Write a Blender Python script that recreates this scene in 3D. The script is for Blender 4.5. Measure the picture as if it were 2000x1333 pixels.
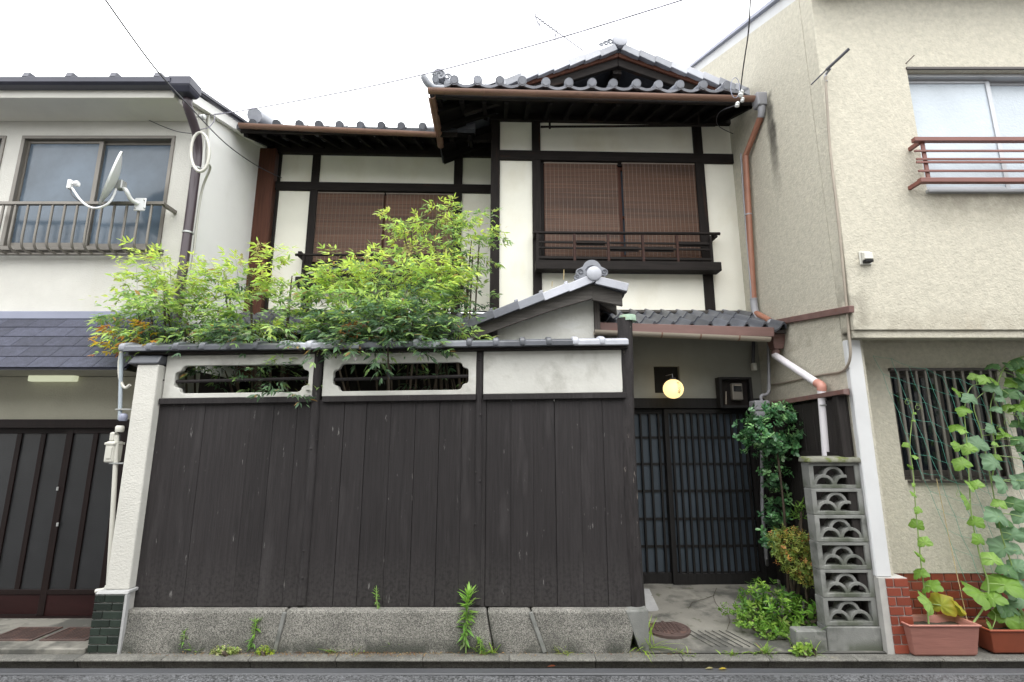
import bpy, bmesh, math, random
import numpy as np
from mathutils import Vector, Matrix, noise
R = math.radians
random.seed(7); np.random.seed(7)
for o in list(bpy.data.objects): bpy.data.objects.remove(o)
SC = bpy.context.scene; COL = SC.collection

# ---------------------------------------------------------------- camera, sky, sun, exposure
F, PITCH, CH = 980.0, R(10.95), 1.5            # focal length in photo pixels, upward tilt, eye height (m)
cd = bpy.data.cameras.new('camera'); cam = bpy.data.objects.new('camera', cd); COL.objects.link(cam)
cd.sensor_width = 36; cd.lens = F / 2000 * 36; cd.clip_end = 600; cd.clip_start = 0.05
cam.location = (0, 0, CH); cam.rotation_euler = (R(90) + PITCH, 0, 0); SC.camera = cam
SUN_EL, SUN_AZ = R(64), R(172)                 # bright overcast: high soft sun behind the camera
w = bpy.data.worlds.new('World'); SC.world = w; w.use_nodes = True
nt = w.node_tree; nt.nodes.clear()
sky = nt.nodes.new('ShaderNodeTexSky'); sky.sky_type = 'NISHITA'; sky.sun_disc = False
sky.sun_elevation = SUN_EL; sky.sun_rotation = SUN_AZ; sky.dust_density = 4
hs = nt.nodes.new('ShaderNodeHueSaturation'); hs.inputs['Saturation'].default_value = 0.15
mx = nt.nodes.new('ShaderNodeMix'); mx.data_type = 'RGBA'; mx.inputs[0].default_value = 0.8
mx.inputs[7].default_value = (9.3, 9.45, 9.5, 1)   # the closed cloud layer
bg = nt.nodes.new('ShaderNodeBackground'); bg.inputs['Strength'].default_value = 0.15
wo = nt.nodes.new('ShaderNodeOutputWorld')
L_ = nt.links
L_.new(sky.outputs[0], hs.inputs['Color']); L_.new(hs.outputs[0], mx.inputs[6]); L_.new(mx.outputs[2], bg.inputs[0]); L_.new(bg.outputs[0], wo.inputs[0])
sl = bpy.data.lights.new('sun', 'SUN'); sl.energy = 0.9; sl.angle = R(50); sl.color = (1, .97, .92)
so = bpy.data.objects.new('sun', sl); COL.objects.link(so)
so.rotation_euler = (R(90) - SUN_EL, 0, R(180) - SUN_AZ)   # light falls from behind the camera, a little from the right
SC.view_settings.view_transform = 'Standard'; SC.view_settings.look = 'None'
SC.view_settings.exposure = 1.32; SC.view_settings.gamma = 1
SC.render.engine = 'CYCLES'
SC.cycles.max_bounces = 5; SC.cycles.diffuse_bounces = 3; SC.cycles.glossy_bounces = 2; SC.cycles.transmission_bounces = 3

# ---------------------------------------------------------------- measuring helpers: photo pixel + a known depth -> metres
CP, SP = math.cos(PITCH), math.sin(PITCH); CO = Vector((0, 0, CH))
def ray(u, v):
    x = (u - 1000) / F; y = (666.5 - v) / F
    return Vector((x, CP - y * SP, SP + y * CP))
def P(u, v, Y):
    d = ray(u, v); return CO + d * (Y / d.y)
def PX(u, v, X):
    d = ray(u, v); return CO + d * (X / d.x)
def PZ(u, v, Z):
    d = ray(u, v); return CO + d * ((Z - CH) / d.z)
def xx(u, v, Y): return P(u, v, Y).x
def zz(v, Y, u=1000): return P(u, v, Y).z
# the old house stands 1.8 degrees off the street line: same measuring in its own frame
HROT, HPIV = R(1.8), Vector((1.0, 5.6, 0))
_RI = Matrix.Rotation(-HROT, 3, 'Z'); _HO = _RI @ (CO - HPIV) + HPIV
def H(u, v, Y):
    d = _RI @ ray(u, v); return _HO + d * ((Y - _HO.y) / d.y)

# ---------------------------------------------------------------- object helpers
ORG = {}
def tag(o, label, cat, group=None, kind=None):
    if label: o['label'] = label
    if cat: o['category'] = cat
    if group: o['group'] = group
    if kind: o['kind'] = kind
    return o
def thing(name, label, cat, loc=(0, 0, 0), group=None):
    o = bpy.data.objects.new(name, None); COL.objects.link(o); o.location = loc; o.empty_display_size = .1
    ORG[o.name] = Vector(loc); return tag(o, label, cat, group)
def link(name, me, mat=None, parent=None, loc=None, rot=None, scale=None):
    o = bpy.data.objects.new(name, me); COL.objects.link(o)
    if mat is not None and not me.materials: me.materials.append(mat)
    if parent is not None: o.parent = parent
    if loc is not None: o.location = Vector(loc) - (ORG[parent.name] if parent is not None else Vector())
    if rot is not None: o.rotation_euler = rot
    if scale is not None: o.scale = scale if hasattr(scale, '__len__') else (scale,) * 3
    ORG[o.name] = ORG[parent.name] if parent is not None else Vector(loc or (0, 0, 0))
    return o

class MB:
    def __init__(s): s.v = []; s.f = []
    def add(s, vs, fs):
        n = len(s.v); s.v += [Vector(p) for p in vs]; s.f += [[i + n for i in f] for f in fs]; return s
    def hexa(s, a):   # 8 corners: bottom loop 4, top loop 4
        return s.add(a, [(3, 2, 1, 0), (4, 5, 6, 7), (0, 1, 5, 4), (1, 2, 6, 5), (2, 3, 7, 6), (3, 0, 4, 7)])
    def box(s, x0, x1, y0, y1, z0, z1):
        if x0 > x1: x0, x1 = x1, x0
        if y0 > y1: y0, y1 = y1, y0
        if z0 > z1: z0, z1 = z1, z0
        return s.hexa([(x0, y0, z0), (x1, y0, z0), (x1, y1, z0), (x0, y1, z0), (x0, y0, z1), (x1, y0, z1), (x1, y1, z1), (x0, y1, z1)])
    def obox(s, c, size, m=None):
        c = Vector(c); hx, hy, hz = [q / 2 for q in size]; m = m or Matrix.Identity(3)
        return s.hexa([c + m @ Vector(q) for q in [(-hx, -hy, -hz), (hx, -hy, -hz), (hx, hy, -hz), (-hx, hy, -hz), (-hx, -hy, hz), (hx, -hy, hz), (hx, hy, hz), (-hx, hy, hz)]])
    def beam(s, a, b, w_, h_, up=(0, 0, 1)):   # square bar between two points
        a, b = Vector(a), Vector(b); d = (b - a).normalized(); up = Vector(up)
        x = d.cross(up).normalized(); z = x.cross(d)
        q = []
        for p in (a, b):
            q += [p - x * w_ / 2 - z * h_ / 2, p + x * w_ / 2 - z * h_ / 2, p + x * w_ / 2 + z * h_ / 2, p - x * w_ / 2 + z * h_ / 2]
        return s.hexa(q)
    def prism(s, pts, a0, a1, axis='y'):
        n = len(pts)
        def q(p, a): return (p[0], a, p[1]) if axis == 'y' else (a, p[0], p[1]) if axis == 'x' else (p[0], p[1], a)
        vs = [q(p, a0) for p in pts] + [q(p, a1) for p in pts]
        fs = [list(range(n)), list(range(2 * n - 1, n - 1, -1))] + [(i, i + n, (i + 1) % n + n, (i + 1) % n) for i in range(n)]
        return s.add(vs, fs)
    def tube(s, pts, r, n=8, cap=True):
        pts = [Vector(p) for p in pts]; m = len(pts)
        rs = r if hasattr(r, '__len__') else [r] * m
        t0 = (pts[1] - pts[0]).normalized()
        a = t0.orthogonal().normalized(); base = len(s.v)
        for i, p in enumerate(pts):
            t = (pts[min(i + 1, m - 1)] - pts[max(i - 1, 0)])
            t = t.normalized() if t.length > 1e-9 else t0
            a = (a - t * a.dot(t)); a = a.normalized() if a.length > 1e-6 else t.orthogonal().normalized()
            b = t.cross(a)
            for k in range(n):
                g = 2 * math.pi * k / n
                s.v.append(p + (a * math.cos(g) + b * math.sin(g)) * rs[i])
        for i in range(m - 1):
            for k in range(n):
                s.f.append([base + i * n + k, base + i * n + (k + 1) % n, base + (i + 1) * n + (k + 1) % n, base + (i + 1) * n + k])
        if cap:
            s.f.append([base + k for k in range(n)][::-1]); s.f.append([base + (m - 1) * n + k for k in range(n)])
        return s
    def lathe(s, prof, o, axis=(0, 0, 1), n=24):   # prof: (radius, height)
        ax = Vector(axis).normalized(); a = ax.orthogonal().normalized(); b = ax.cross(a); o = Vector(o); base = len(s.v); m = len(prof)
        for r, h in prof:
            for k in range(n):
                g = 2 * math.pi * k / n
                s.v.append(o + ax * h + (a * math.cos(g) + b * math.sin(g)) * max(r, 1e-5))
        for i in range(m - 1):
            for k in range(n):
                s.f.append([base + i * n + k, base + i * n + (k + 1) % n, base + (i + 1) * n + (k + 1) % n, base + (i + 1) * n + k])
        s.f.append([base + k for k in range(n)][::-1]); s.f.append([base + (m - 1) * n + k for k in range(n)])
        return s
    def sheet(s, fn, nu, nv):   # grid surface fn(i/nu, j/nv)
        base = len(s.v)
        for j in range(nv + 1):
            for i in range(nu + 1): s.v.append(Vector(fn(i / nu, j / nv)))
        for j in range(nv):
            for i in range(nu):
                q = base + j * (nu + 1) + i; s.f.append([q, q + 1, q + nu + 2, q + nu + 1])
        return s
    def holed(s, outer, holes, y0, y1, axis='y'):   # plate with holes
        bm = bmesh.new(); loops = [outer] + holes; es = []
        def q(p, a): return (p[0], a, p[1]) if axis == 'y' else (a, p[0], p[1])
        for lp in loops:
            vs = [bm.verts.new(q(p, y0)) for p in lp]
            es += [bm.edges.new((vs[i], vs[(i + 1) % len(vs)])) for i in range(len(vs))]
        bmesh.ops.triangle_fill(bm, use_beauty=True, use_dissolve=False, edges=es)
        bm.verts.index_update()
        vs = [v.co.copy() for v in bm.verts]; fs = [[v.index for v in f.verts] for f in bm.faces]; bm.free()
        n = len(vs); d = Vector((0, y1 - y0, 0)) if axis == 'y' else Vector((y1 - y0, 0, 0))
        s_f = fs + [[i + n for i in f[::-1]] for f in fs]; k = 0
        for lp in loops:
            m = len(lp)
            s_f += [(k + i, k + (i + 1) % m, k + (i + 1) % m + n, k + i + n) for i in range(m)]; k += m
        return s.add(vs + [v + d for v in vs], s_f)
    def mesh(s, name, mat, off=Vector(), bev=0, smooth=None, seg=1, jit=0):
        me = bpy.data.meshes.new(name); me.from_pydata([p - off for p in s.v], [], s.f)
        bm = bmesh.new(); bm.from_mesh(me); bmesh.ops.remove_doubles(bm, verts=bm.verts, dist=1e-6)
        bmesh.ops.recalc_face_normals(bm, faces=bm.faces)
        if bev:
            ed = [e for e in bm.edges if len(e.link_faces) == 2 and e.calc_face_angle(0) > .5]
            bmesh.ops.bevel(bm, geom=ed, offset=bev, segments=seg, affect='EDGES', clamp_overlap=True, profile=.5)
        if jit:
            for vv in bm.verts: vv.co += noise.noise_vector(vv.co * 9 + Vector((len(s.v), 0, 0))) * jit
        bm.to_mesh(me); bm.free()
        if smooth is not None:
            me.polygons.foreach_set('use_smooth', [True] * len(me.polygons))
            me.set_sharp_from_angle(angle=R(smooth))
        if mat: me.materials.append(mat)
        return me
    def build(s, name, mat, parent=None, bev=0, smooth=None, seg=1, jit=0, label=None, cat=None, group=None, kind=None):
        if parent is not None: off = ORG[parent.name]
        else:
            lo = [min(p[i] for p in s.v) for i in range(3)]; hi = [max(p[i] for p in s.v) for i in range(3)]
            off = Vector(((lo[0] + hi[0]) / 2, (lo[1] + hi[1]) / 2, lo[2]))
        me = s.mesh(name, None, off, bev, smooth, seg, jit); me.materials.append(mat)
        o = bpy.data.objects.new(name, me); COL.objects.link(o)
        if parent is not None: o.parent = parent
        else: o.location = off
        ORG[o.name] = off
        return tag(o, label, cat, group, kind)
def part(name, mat, parent, x0, x1, y0, y1, z0, z1, bev=.003): return MB().box(x0, x1, y0, y1, z0, z1).build(name, mat, parent, bev)
def arc(c, r, a0, a1, n): return [(c[0] + r * math.cos(R(a0 + (a1 - a0) * i / n)), c[1] + r * math.sin(R(a0 + (a1 - a0) * i / n))) for i in range(n + 1)]
def spline(pts, n=8):
    pts = [Vector(p) for p in pts]; out = []
    for i in range(len(pts) - 1):
        p0, p1, p2, p3 = pts[max(i - 1, 0)], pts[i], pts[i + 1], pts[min(i + 2, len(pts) - 1)]
        for k in range(n):
            t = k / n
            out.append(.5 * ((2 * p1) + (p2 - p0) * t + (2 * p0 - 5 * p1 + 4 * p2 - p3) * t * t + (3 * p1 - p0 - 3 * p2 + p3) * t ** 3))
    return out + [pts[-1]]

# ---------------------------------------------------------------- materials
def C(h):
    h = h.lstrip('#'); c = [int(h[i:i + 2], 16) / 255 for i in (0, 2, 4)]
    return tuple(((q + .055) / 1.055) ** 2.4 if q > .04045 else q / 12.92 for q in c)
def mat(name, col, rough=.75, var=.15, vs=4, stretch=(1, 1, 1), bump=0, bs=60, bd=2, spec=.5, metal=0, rnd=.0, spots=(), speck=None, detail=6, coat=0, bstretch=None, voro=None):
    """col: base colour. var/vs: mottling. spots: (colour, scale, threshold, softness, amount, stretch) stains with a shape of their own."""
    m = bpy.data.materials.new(name); m.use_nodes = True; t = m.node_tree; N = t.nodes; K = t.links
    b = N['Principled BSDF']; b.inputs['Roughness'].default_value = rough; b.inputs['Metallic'].default_value = metal
    b.inputs['Specular IOR Level'].default_value = spec; b.inputs['Coat Weight'].default_value = coat
    tc = N.new('ShaderNodeTexCoord'); oi = N.new('ShaderNodeObjectInfo')
    off = N.new('ShaderNodeVectorMath'); off.operation = 'SCALE'; off.inputs[0].default_value = (17.3, 31.1, 47.7); K.new(oi.outputs['Random'], off.inputs['Scale'])
    ad = N.new('ShaderNodeVectorMath'); K.new(tc.outputs['Object'], ad.inputs[0]); K.new(off.outputs[0], ad.inputs[1])
    def mapped(st):
        if st == (1, 1, 1) or st is None: return ad.outputs[0]
        q = N.new('ShaderNodeMapping'); q.inputs['Scale'].default_value = st; K.new(ad.outputs[0], q.inputs[0]); return q.outputs[0]
    def nz(scale, st=(1, 1, 1), det=detail, rg=.6):
        q = N.new('ShaderNodeTexNoise'); q.inputs['Scale'].default_value = scale; q.inputs['Detail'].default_value = det; q.inputs['Roughness'].default_value = rg
        K.new(mapped(st), q.inputs['Vector']); return q.outputs[0]
    def rng(src, a, bb, c, d):
        q = N.new('ShaderNodeMapRange'); q.inputs[1].default_value = a; q.inputs[2].default_value = bb; q.inputs[3].default_value = c; q.inputs[4].default_value = d; K.new(src, q.inputs[0]); return q.outputs[0]
    def mul(a, bb):
        q = N.new('ShaderNodeMix'); q.data_type = 'RGBA'; q.blend_type = 'MULTIPLY'; q.inputs[0].default_value = 1; K.new(a, q.inputs[6]); K.new(bb, q.inputs[7]); return q.outputs[2]
    rgb = N.new('ShaderNodeRGB'); rgb.outputs[0].default_value = (*col, 1); cur = rgb.outputs[0]
    if var: cur = mul(cur, rng(nz(vs, stretch), .3, .7, 1 - var, 1 + var))
    if rnd: cur = mul(cur, rng(oi.outputs['Random'], 0, 1, 1 - rnd, 1 + rnd))
    if speck:   # aggregate grains
        vz = N.new('ShaderNodeTexVoronoi'); vz.inputs['Scale'].default_value = speck[0]; K.new(ad.outputs[0], vz.inputs['Vector'])
        sx = N.new('ShaderNodeSeparateColor'); K.new(vz.outputs['Color'], sx.inputs[0])
        cur = mul(cur, rng(sx.outputs[0], .1, .95, 1 - speck[1], 1 + speck[2]))
    for (sc_, ssc, th, soft, amt, st) in spots:
        q = N.new('ShaderNodeMix'); q.data_type = 'RGBA'; K.new(rng(nz(ssc, st), th, th + soft, 0, amt), q.inputs[0]); K.new(cur, q.inputs[6]); q.inputs[7].default_value = (*sc_, 1); cur = q.outputs[2]
    K.new(cur, b.inputs['Base Color'])
    if bump:
        bp = N.new('ShaderNodeBump'); bp.inputs['Strength'].default_value = 1; bp.inputs['Distance'].default_value = bump
        if voro:
            vz = N.new('ShaderNodeTexVoronoi'); vz.inputs['Scale'].default_value = bs; K.new(ad.outputs[0], vz.inputs['Vector']); K.new(vz.outputs['Distance'], bp.inputs['Height'])
        else: K.new(nz(bs, bstretch or (1, 1, 1), bd), bp.inputs['Height'])
        K.new(bp.outputs[0], b.inputs['Normal'])
    return m
def leafmat(name, rough=.45, trans=.5, spec=.4):
    m = bpy.data.materials.new(name); m.use_nodes = True; t = m.node_tree; N = t.nodes; K = t.links; b = N['Principled BSDF']
    at = N.new('ShaderNodeAttribute'); at.attribute_name = 'Col'; K.new(at.outputs['Color'], b.inputs['Base Color'])
    b.inputs['Roughness'].default_value = rough; b.inputs['Specular IOR Level'].default_value = spec
    tr = N.new('ShaderNodeBsdfTranslucent'); K.new(at.outputs['Color'], tr.inputs[0])
    ms = N.new('ShaderNodeMixShader'); ms.inputs[0].default_value = trans
    K.new(b.outputs[0], ms.inputs[1]); K.new(tr.outputs[0], ms.inputs[2]); K.new(ms.outputs[0], N['Material Output'].inputs[0]); return m
def glass(name, col, rough=.08, spec=.5, var=.12, vs=2, bump=0, bs=60):
    return mat(name, col, rough, var, vs, bump=bump, bs=bs, spec=spec)
def emit(name, col, e, base=(.8, .7, .5)):
    m = mat(name, base, .6, 0); b = m.node_tree.nodes['Principled BSDF']; b.inputs['Emission Color'].default_value = (*col, 1); b.inputs['Emission Strength'].default_value = e; return m

V1 = (1, 1, .15)
M = dict(
 plaster=mat('cream_plaster', (.80, .78, .69), .9, .05, 2, bump=.0015, bs=90, spots=[((.56, .49, .33), 1.6, .54, .25, .45, (1, 1, .6)), ((.36, .31, .22), 3, .66, .2, .35, (1, 1, .3))]),
 wallplaster=mat('grey_lime_plaster', (.53, .525, .49), .9, .09, 3, bump=.003, bs=30, bd=5, spots=[((.25, .24, .21), 3.2, .53, .2, .65, (1, 1, .6)), ((.60, .60, .58), 5, .56, .1, .7, (.5, 1, 1.6)), ((.22, .21, .18), 6, .62, .12, .35, (.7, 1, .8))]),
 entryplaster=mat('grey_shaded_entry_plaster', (.27, .27, .24), .9, .08, 3, bump=.002, bs=40, spots=[((.22, .21, .18), 2, .55, .3, .4, (1, 1, 1))]),  # grey plaster, base tone lowered to carry the shade below the pent roof
 timber=mat('dark_timber', (.014, .011, .010), .7, .35, 8, (6, 6, .5), bump=.002, bs=40, bstretch=(5, 5, .4), spots=[((.07, .032, .018), 3, .62, .12, .7, (3, 3, .5))]),
 timberh=mat('dark_timber_horizontal', (.015, .012, .011), .7, .35, 8, (.5, 6, 6), bump=.002, bs=40, bstretch=(.4, 5, 5), spots=[((.055, .026, .016), 3, .62, .14, .7, (.5, 3, 3))]),
 redwood=mat('red_brown_board', (.085, .034, .022), .6, .3, 6, (8, 8, .4), bump=.002, bs=40, bstretch=(5, 5, .3)),
 fence=mat('charred_fence_board', (.0255, .0228, .0235), .68, .22, 7, (9, 9, .35), bump=.003, bs=45, bstretch=(5, 5, .25), rnd=.11,
           spots=[((.062, .057, .058), 3, .56, .2, .55, (2.5, 2, .35)), ((.22, .21, .205), 14, .665, .05, .6, (1.8, 1, .4)), ((.025, .022, .022), 2.5, .58, .2, .6, (1, 1, .4))]),
 log=mat('knotty_log', (.026, .023, .0235), .65, .35, 12, (4, 4, .6), bump=.006, bs=22, bd=4, bstretch=(2, 2, .7), spots=[((.22, .19, .17), 14, .64, .06, .8, (1.5, 1.5, .6)), ((.09, .05, .03), 6, .68, .1, .3, (1, 1, .5))]),
 greywood=mat('weathered_grey_wood', (.085, .078, .072), .8, .35, 8, (.5, 6, 5), bump=.003, bs=40, bstretch=(.35, 5, 5), spots=[((.34, .32, .29), 6, .66, .1, .7, (.4, 2, 4))]),
 greypost=mat('weathered_grey_post', (.075, .066, .062), .8, .35, 8, (6, 6, .5), bump=.003, bs=40, bstretch=(5, 5, .35)),
 tile=mat('grey_roof_tile', (.22, .23, .26), .42, .2, 5, bump=.0012, bs=50, rnd=.28, spots=[((.09, .095, .10), 4, .56, .2, .5, (1, 1, 1))]),
 darktile=mat('dark_roof_tile', (.085, .09, .105), .38, .2, 5, bump=.0012, bs=50, rnd=.3, spots=[((.20, .21, .22), 5, .58, .15, .4, (1, 1, 1))]),
 paletile=mat('pale_silver_roof_tile', (.36, .37, .41), .4, .14, 5, bump=.001, bs=50, rnd=.2, spots=[((.16, .165, .18), 6, .6, .15, .5, (1, 1, 1))]),
 copper=mat('brown_gutter', (.19, .105, .074), .45, .22, 5, (.5, 2, 2), spots=[((.10, .06, .045), 7, .60, .1, .7, (.6, 2, 2))]),
 pipe=mat('brown_pipe', (.30, .135, .088), .45, .15, 5, spots=[((.16, .07, .05), 5, .6, .1, .5, (1, 1, .4))]),
 rust=mat('rust_red_flashing', (.15, .085, .075), .6, .22, 6, (.4, 2, 2), spots=[((.17, .07, .05), 8, .58, .1, .6, (.3, 2, 2))]),
 greypipe=mat('grey_plastic', (.27, .27, .29), .5, .12, 6),
 whitepipe=mat('white_pipe', (.72, .69, .72), .4, .05, 4, spots=[((.5, .47, .44), 5, .62, .1, .4, (1, 1, .3))]),
 beigepipe=mat('beige_gutter', (.30, .26, .21), .5, .15, 4, (.4, 1, 1)),
 ivory=mat('ivory_plastic', (.52, .51, .46), .4, .06, 6, spots=[((.35, .32, .24), 9, .63, .1, .4, (1, 1, .4))]),
 stuccoL=mat('white_stucco', (.53, .52, .48), .95, .06, 3, bump=.004, bs=55, bd=3, bstretch=(1, 1, 1.6), spots=[((.46, .44, .38), 1.4, .60, .2, .45, (1.5, 1.5, .3))]),
 sideL=mat('smooth_white_wall', (.82, .82, .80), .9, .03, 2, bump=.0008, bs=90, spots=[((.58, .57, .53), 1.2, .58, .25, .4, (1.5, 1.5, .4))]),
 soffit=mat('soffit_paint', (.66, .645, .59), .9, .05, 3),
 bandL=mat('porch_stucco', (.40, .385, .31), .95, .07, 3, bump=.004, bs=70, bd=3),
 stuccoR=mat('beige_spray_stucco', (.475, .447, .37), .95, .12, 28, bump=.007, bs=62, bd=3, spots=[((.38, .34, .26), 1.1, .64, .22, .32, (1.2, 1.2, .35)), ((.62, .58, .47), 9, .60, .12, .5, (1, 1, 1)), ((.36, .22, .10), .9, .68, .12, .35, (2, 2, .4))]),
 flash=mat('blue_grey_flashing', (.22, .235, .31), .4, .1, 4, (.4, 1, 1)),
 navy=mat('navy_gutter', (.035, .036, .055), .35, .15, 5),
 dspout=mat('dark_brown_pipe', (.055, .040, .048), .35, .15, 4, V1),
 shingle=mat('slate_shingle', (.046, .049, .072), .9, .22, 18, bump=.002, bs=260, rnd=.22, speck=(420, .35, .45)),
 alu=mat('bronze_aluminium', (.18, .165, .145), .42, .1, 5, metal=.3),
 alud=mat('dark_bronze_frame', (.06, .05, .045), .45, .15, 5, metal=.2),
 silver=mat('silver_aluminium', (.42, .43, .45), .4, .08, 5, metal=.4),
 glassL=glass('frosted_blue_glass', (.085, .115, .150), .16, .5, .3, 2.2, bump=.0012, bs=9),
 glassD=glass('dark_obscured_glass', (.017, .0175, .019), .28, .55, .3, 2, bump=.0015, bs=120),
 glassR=glass('pale_film_glass', (.44, .49, .54), .2, .5, .14, 1.3, bump=.003, bs=45),
 glassB=glass('blue_grey_paper_pane', (.047, .060, .075), .32, .4, .25, 2),
 glassN=glass('night_dark_glass', (.010, .012, .016), .1, .5, .3, 2),
 doorwood=mat('brown_door_wood', (.010, .005, .0045), .5, .3, 8, (6, 6, .5)),
 doorkick=mat('maroon_door_panel', (.022, .008, .008), .35, .2, 6, (.6, 4, 4)),
 lattice=mat('black_lattice_wood', (.016, .015, .015), .6, .3, 9, (6, 6, .4)),
 black=mat('black_void', (.006, .006, .006), .9, 0),
 aggregate=mat('washed_gravel_stone', (.145, .14, .125), .9, .25, 3, bump=.004, bs=190, voro=True, speck=(210, .55, .95), spots=[((.045, .047, .043), 2.4, .55, .2, .7, (.8, 1, 1.6))]),
 mortar=mat('grey_mortar', (.33, .33, .33), .9, .18, 6, bump=.003, bs=40),
 kerb=mat('kerb_concrete', (.115, .112, .10), .85, .3, 5, bump=.002, bs=120, speck=(160, .3, .4), spots=[((.07, .07, .065), 3, .52, .2, .75, (.7, 1.5, 1)), ((.26, .22, .15), 6, .64, .1, .4, (1, 1, 1))]),
 path=mat('worn_concrete_path', (.17, .163, .142), .8, .22, 3, bump=.002, bs=70, spots=[((.052, .052, .046), 2.6, .47, .10, .85, (1, 1, 1)), ((.25, .24, .21), 5, .58, .12, .6, (1, 1, 1)), ((.06, .065, .035), 9, .60, .08, .7, (1, 1, 1))]),
 asphalt=mat('damp_asphalt', (.046, .047, .050), .6, .3, 2.5, bump=.004, bs=120, voro=True, speck=(110, .6, 2.2)),
 gutter=mat('gutter_slab', (.06, .062, .068), .55, .2, 3, (.3, 2, 2), bump=.001, bs=90),
 soil=mat('dark_soil', (.045, .035, .025), .95, .4, 12, bump=.02, bs=30),
 block=mat('grey_concrete_block', (.175, .178, .168), .92, .2, 5, bump=.002, bs=130, rnd=.12, spots=[((.055, .06, .05), 4, .53, .14, .8, (1, 1, 1)), ((.31, .31, .29), 7, .58, .12, .5, (1, 1, 1))]),
 moss=mat('mossy_cap', (.15, .15, .12), .95, .3, 8, bump=.006, bs=60, spots=[((.085, .105, .02), 9, .48, .1, .95, (1, 1, 1))]),
 brick=mat('glazed_red_brick_tile', (.20, .046, .026), .28, .14, 5, rnd=.16, bump=.0008, bs=30, spots=[((.17, .04, .02), 4, .62, .1, .5, (1, 1, 1))]),
 grout=mat('pale_grout', (.38, .37, .35), .9, .12, 10),
 greentile=mat('black_green_glazed_tile', (.018, .026, .020), .18, .3, 6, rnd=.35),
 whitepost=mat('white_painted_post', (.54, .545, .55), .7, .06, 3, spots=[((.48, .46, .44), 5, .62, .08, .4, (1, 1, .4))]),
 zinc=mat('galvanised_metal', (.40, .41, .40), .45, .12, 6, metal=.5),
 dish=mat('dish_white', (.66, .67, .67), .35, .03, 4),
 cable=mat('black_cable', (.05, .05, .06), .5, 0),
 greycable=mat('grey_twisted_cable', (.27, .26, .33), .5, .1, 8),
 copperpatina=mat('verdigris_cap', (.30, .42, .32), .7, .25, 20, spots=[((.45, .40, .15), 15, .6, .08, .7, (1, 1, 1))]),
 rustywood=mat('black_shed_board', (.022, .019, .018), .7, .35, 9, (6, 6, .4), bump=.003, bs=40, bstretch=(5, 5, .3)),
 blind=mat('bamboo_blind', (.120, .059, .035), .65, .6, 3, (.25, 1, 55), rnd=.12, spots=[((.34, .26, .20), 2.2, .66, .05, .7, (.35, 1, 60)), ((.045, .024, .017), 1.5, .50, .2, .7, (.3, 1, 9))]),
 cord=mat('pale_blind_cord', (.24, .20, .17), .8, .1, 20),
 terracotta=mat('pinkish_plastic_planter', (.33, .145, .115), .6, .12, 4, (.6, .6, 3), bump=.002, bs=18, bstretch=(.4, .4, 3), spots=[((.40, .22, .16), 3, .6, .15, .5, (1, 1, 1))]),
 terracotta2=mat('orange_plastic_planter', (.25, .060, .028), .5, .15, 5),
 iron=mat('rusty_iron', (.075, .048, .042), .7, .3, 12, bump=.003, bs=50, spots=[((.16, .075, .05), 6, .55, .15, .6, (1, 1, 1))]),
 railR=mat('brown_painted_rail', (.16, .055, .042), .5, .2, 6, (.4, 2, 2)),
 stem=mat('woody_stem', (.06, .045, .03), .85, .25, 14),
 greenstem=mat('green_stem', (.22, .32, .10), .6, .15, 8),
 net=mat('green_net_cord', (.09, .34, .26), .6, .15, 8),
 string=mat('hemp_string', (.42, .33, .17), .9, .2, 20),
 leaf=leafmat('leaf'), gloss=leafmat('glossy_leaf', .28, .2, .5), flower=leafmat('flower', .7, .25, .2),
)
M['lantern'] = emit('lantern_paper', (1, .72, .30), .62, (.55, .44, .24))
M['tube'] = emit('lamp_diffuser', (.92, .97, .66), .20, (.50, .50, .42))
M['ink'] = mat('black_ink', (.05, .015, .01), .8, 0)
M['aerial'] = mat('pale_aerial_metal', (.26, .26, .30), .5, 0)
def streaked(name, base, y0, ztop, zbot, wd):
    """stucco with one old dark run-off streak (and a rust line beside it) below the roof edge"""
    m = base.copy(); m.name = name; t = m.node_tree; N = t.nodes; K = t.links; b = N['Principled BSDF']; src = b.inputs['Base Color'].links[0].from_socket
    tc = N.new('ShaderNodeTexCoord'); sp = N.new('ShaderNodeSeparateXYZ'); K.new(tc.outputs['Object'], sp.inputs[0])
    nz = N.new('ShaderNodeTexNoise'); nz.inputs['Scale'].default_value = 9; nz.inputs['Detail'].default_value = 5; K.new(tc.outputs['Object'], nz.inputs['Vector'])
    def mth(op, a, bb=None, c=None):
        q = N.new('ShaderNodeMath'); q.operation = op
        for i, x in enumerate((a, bb, c)):
            if x is None: continue
            if isinstance(x, (int, float)): q.inputs[i].default_value = x
            else: K.new(x, q.inputs[i])
        return q.outputs[0]
    def rg(x, a, bb, c, d):
        q = N.new('ShaderNodeMapRange'); q.interpolation_type = 'SMOOTHSTEP'
        for i, y in enumerate((a, bb, c, d)): q.inputs[i + 1].default_value = y
        K.new(x, q.inputs[0]); return q.outputs[0]
    wob = mth('MULTIPLY', mth('SUBTRACT', nz.outputs[0], .5), .10)
    dy = mth('ABSOLUTE', mth('ADD', mth('SUBTRACT', sp.outputs[1], y0), wob))
    zf = mth('MULTIPLY', rg(sp.outputs[2], zbot, ztop - .35, 0, 1), rg(sp.outputs[2], ztop - .02, ztop + .06, 1, 0))
    f = mth('MULTIPLY', mth('MULTIPLY', rg(dy, wd * .25, wd, 1, 0), zf), mth('ADD', .35, nz.outputs[0]))
    q = N.new('ShaderNodeMix'); q.data_type = 'RGBA'; K.new(f, q.inputs[0]); K.new(src, q.inputs[6]); q.inputs[7].default_value = (.055, .05, .04, 1); K.new(q.outputs[2], b.inputs['Base Color']); return m
_q = PX(1512, 300, 2.66)

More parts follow.
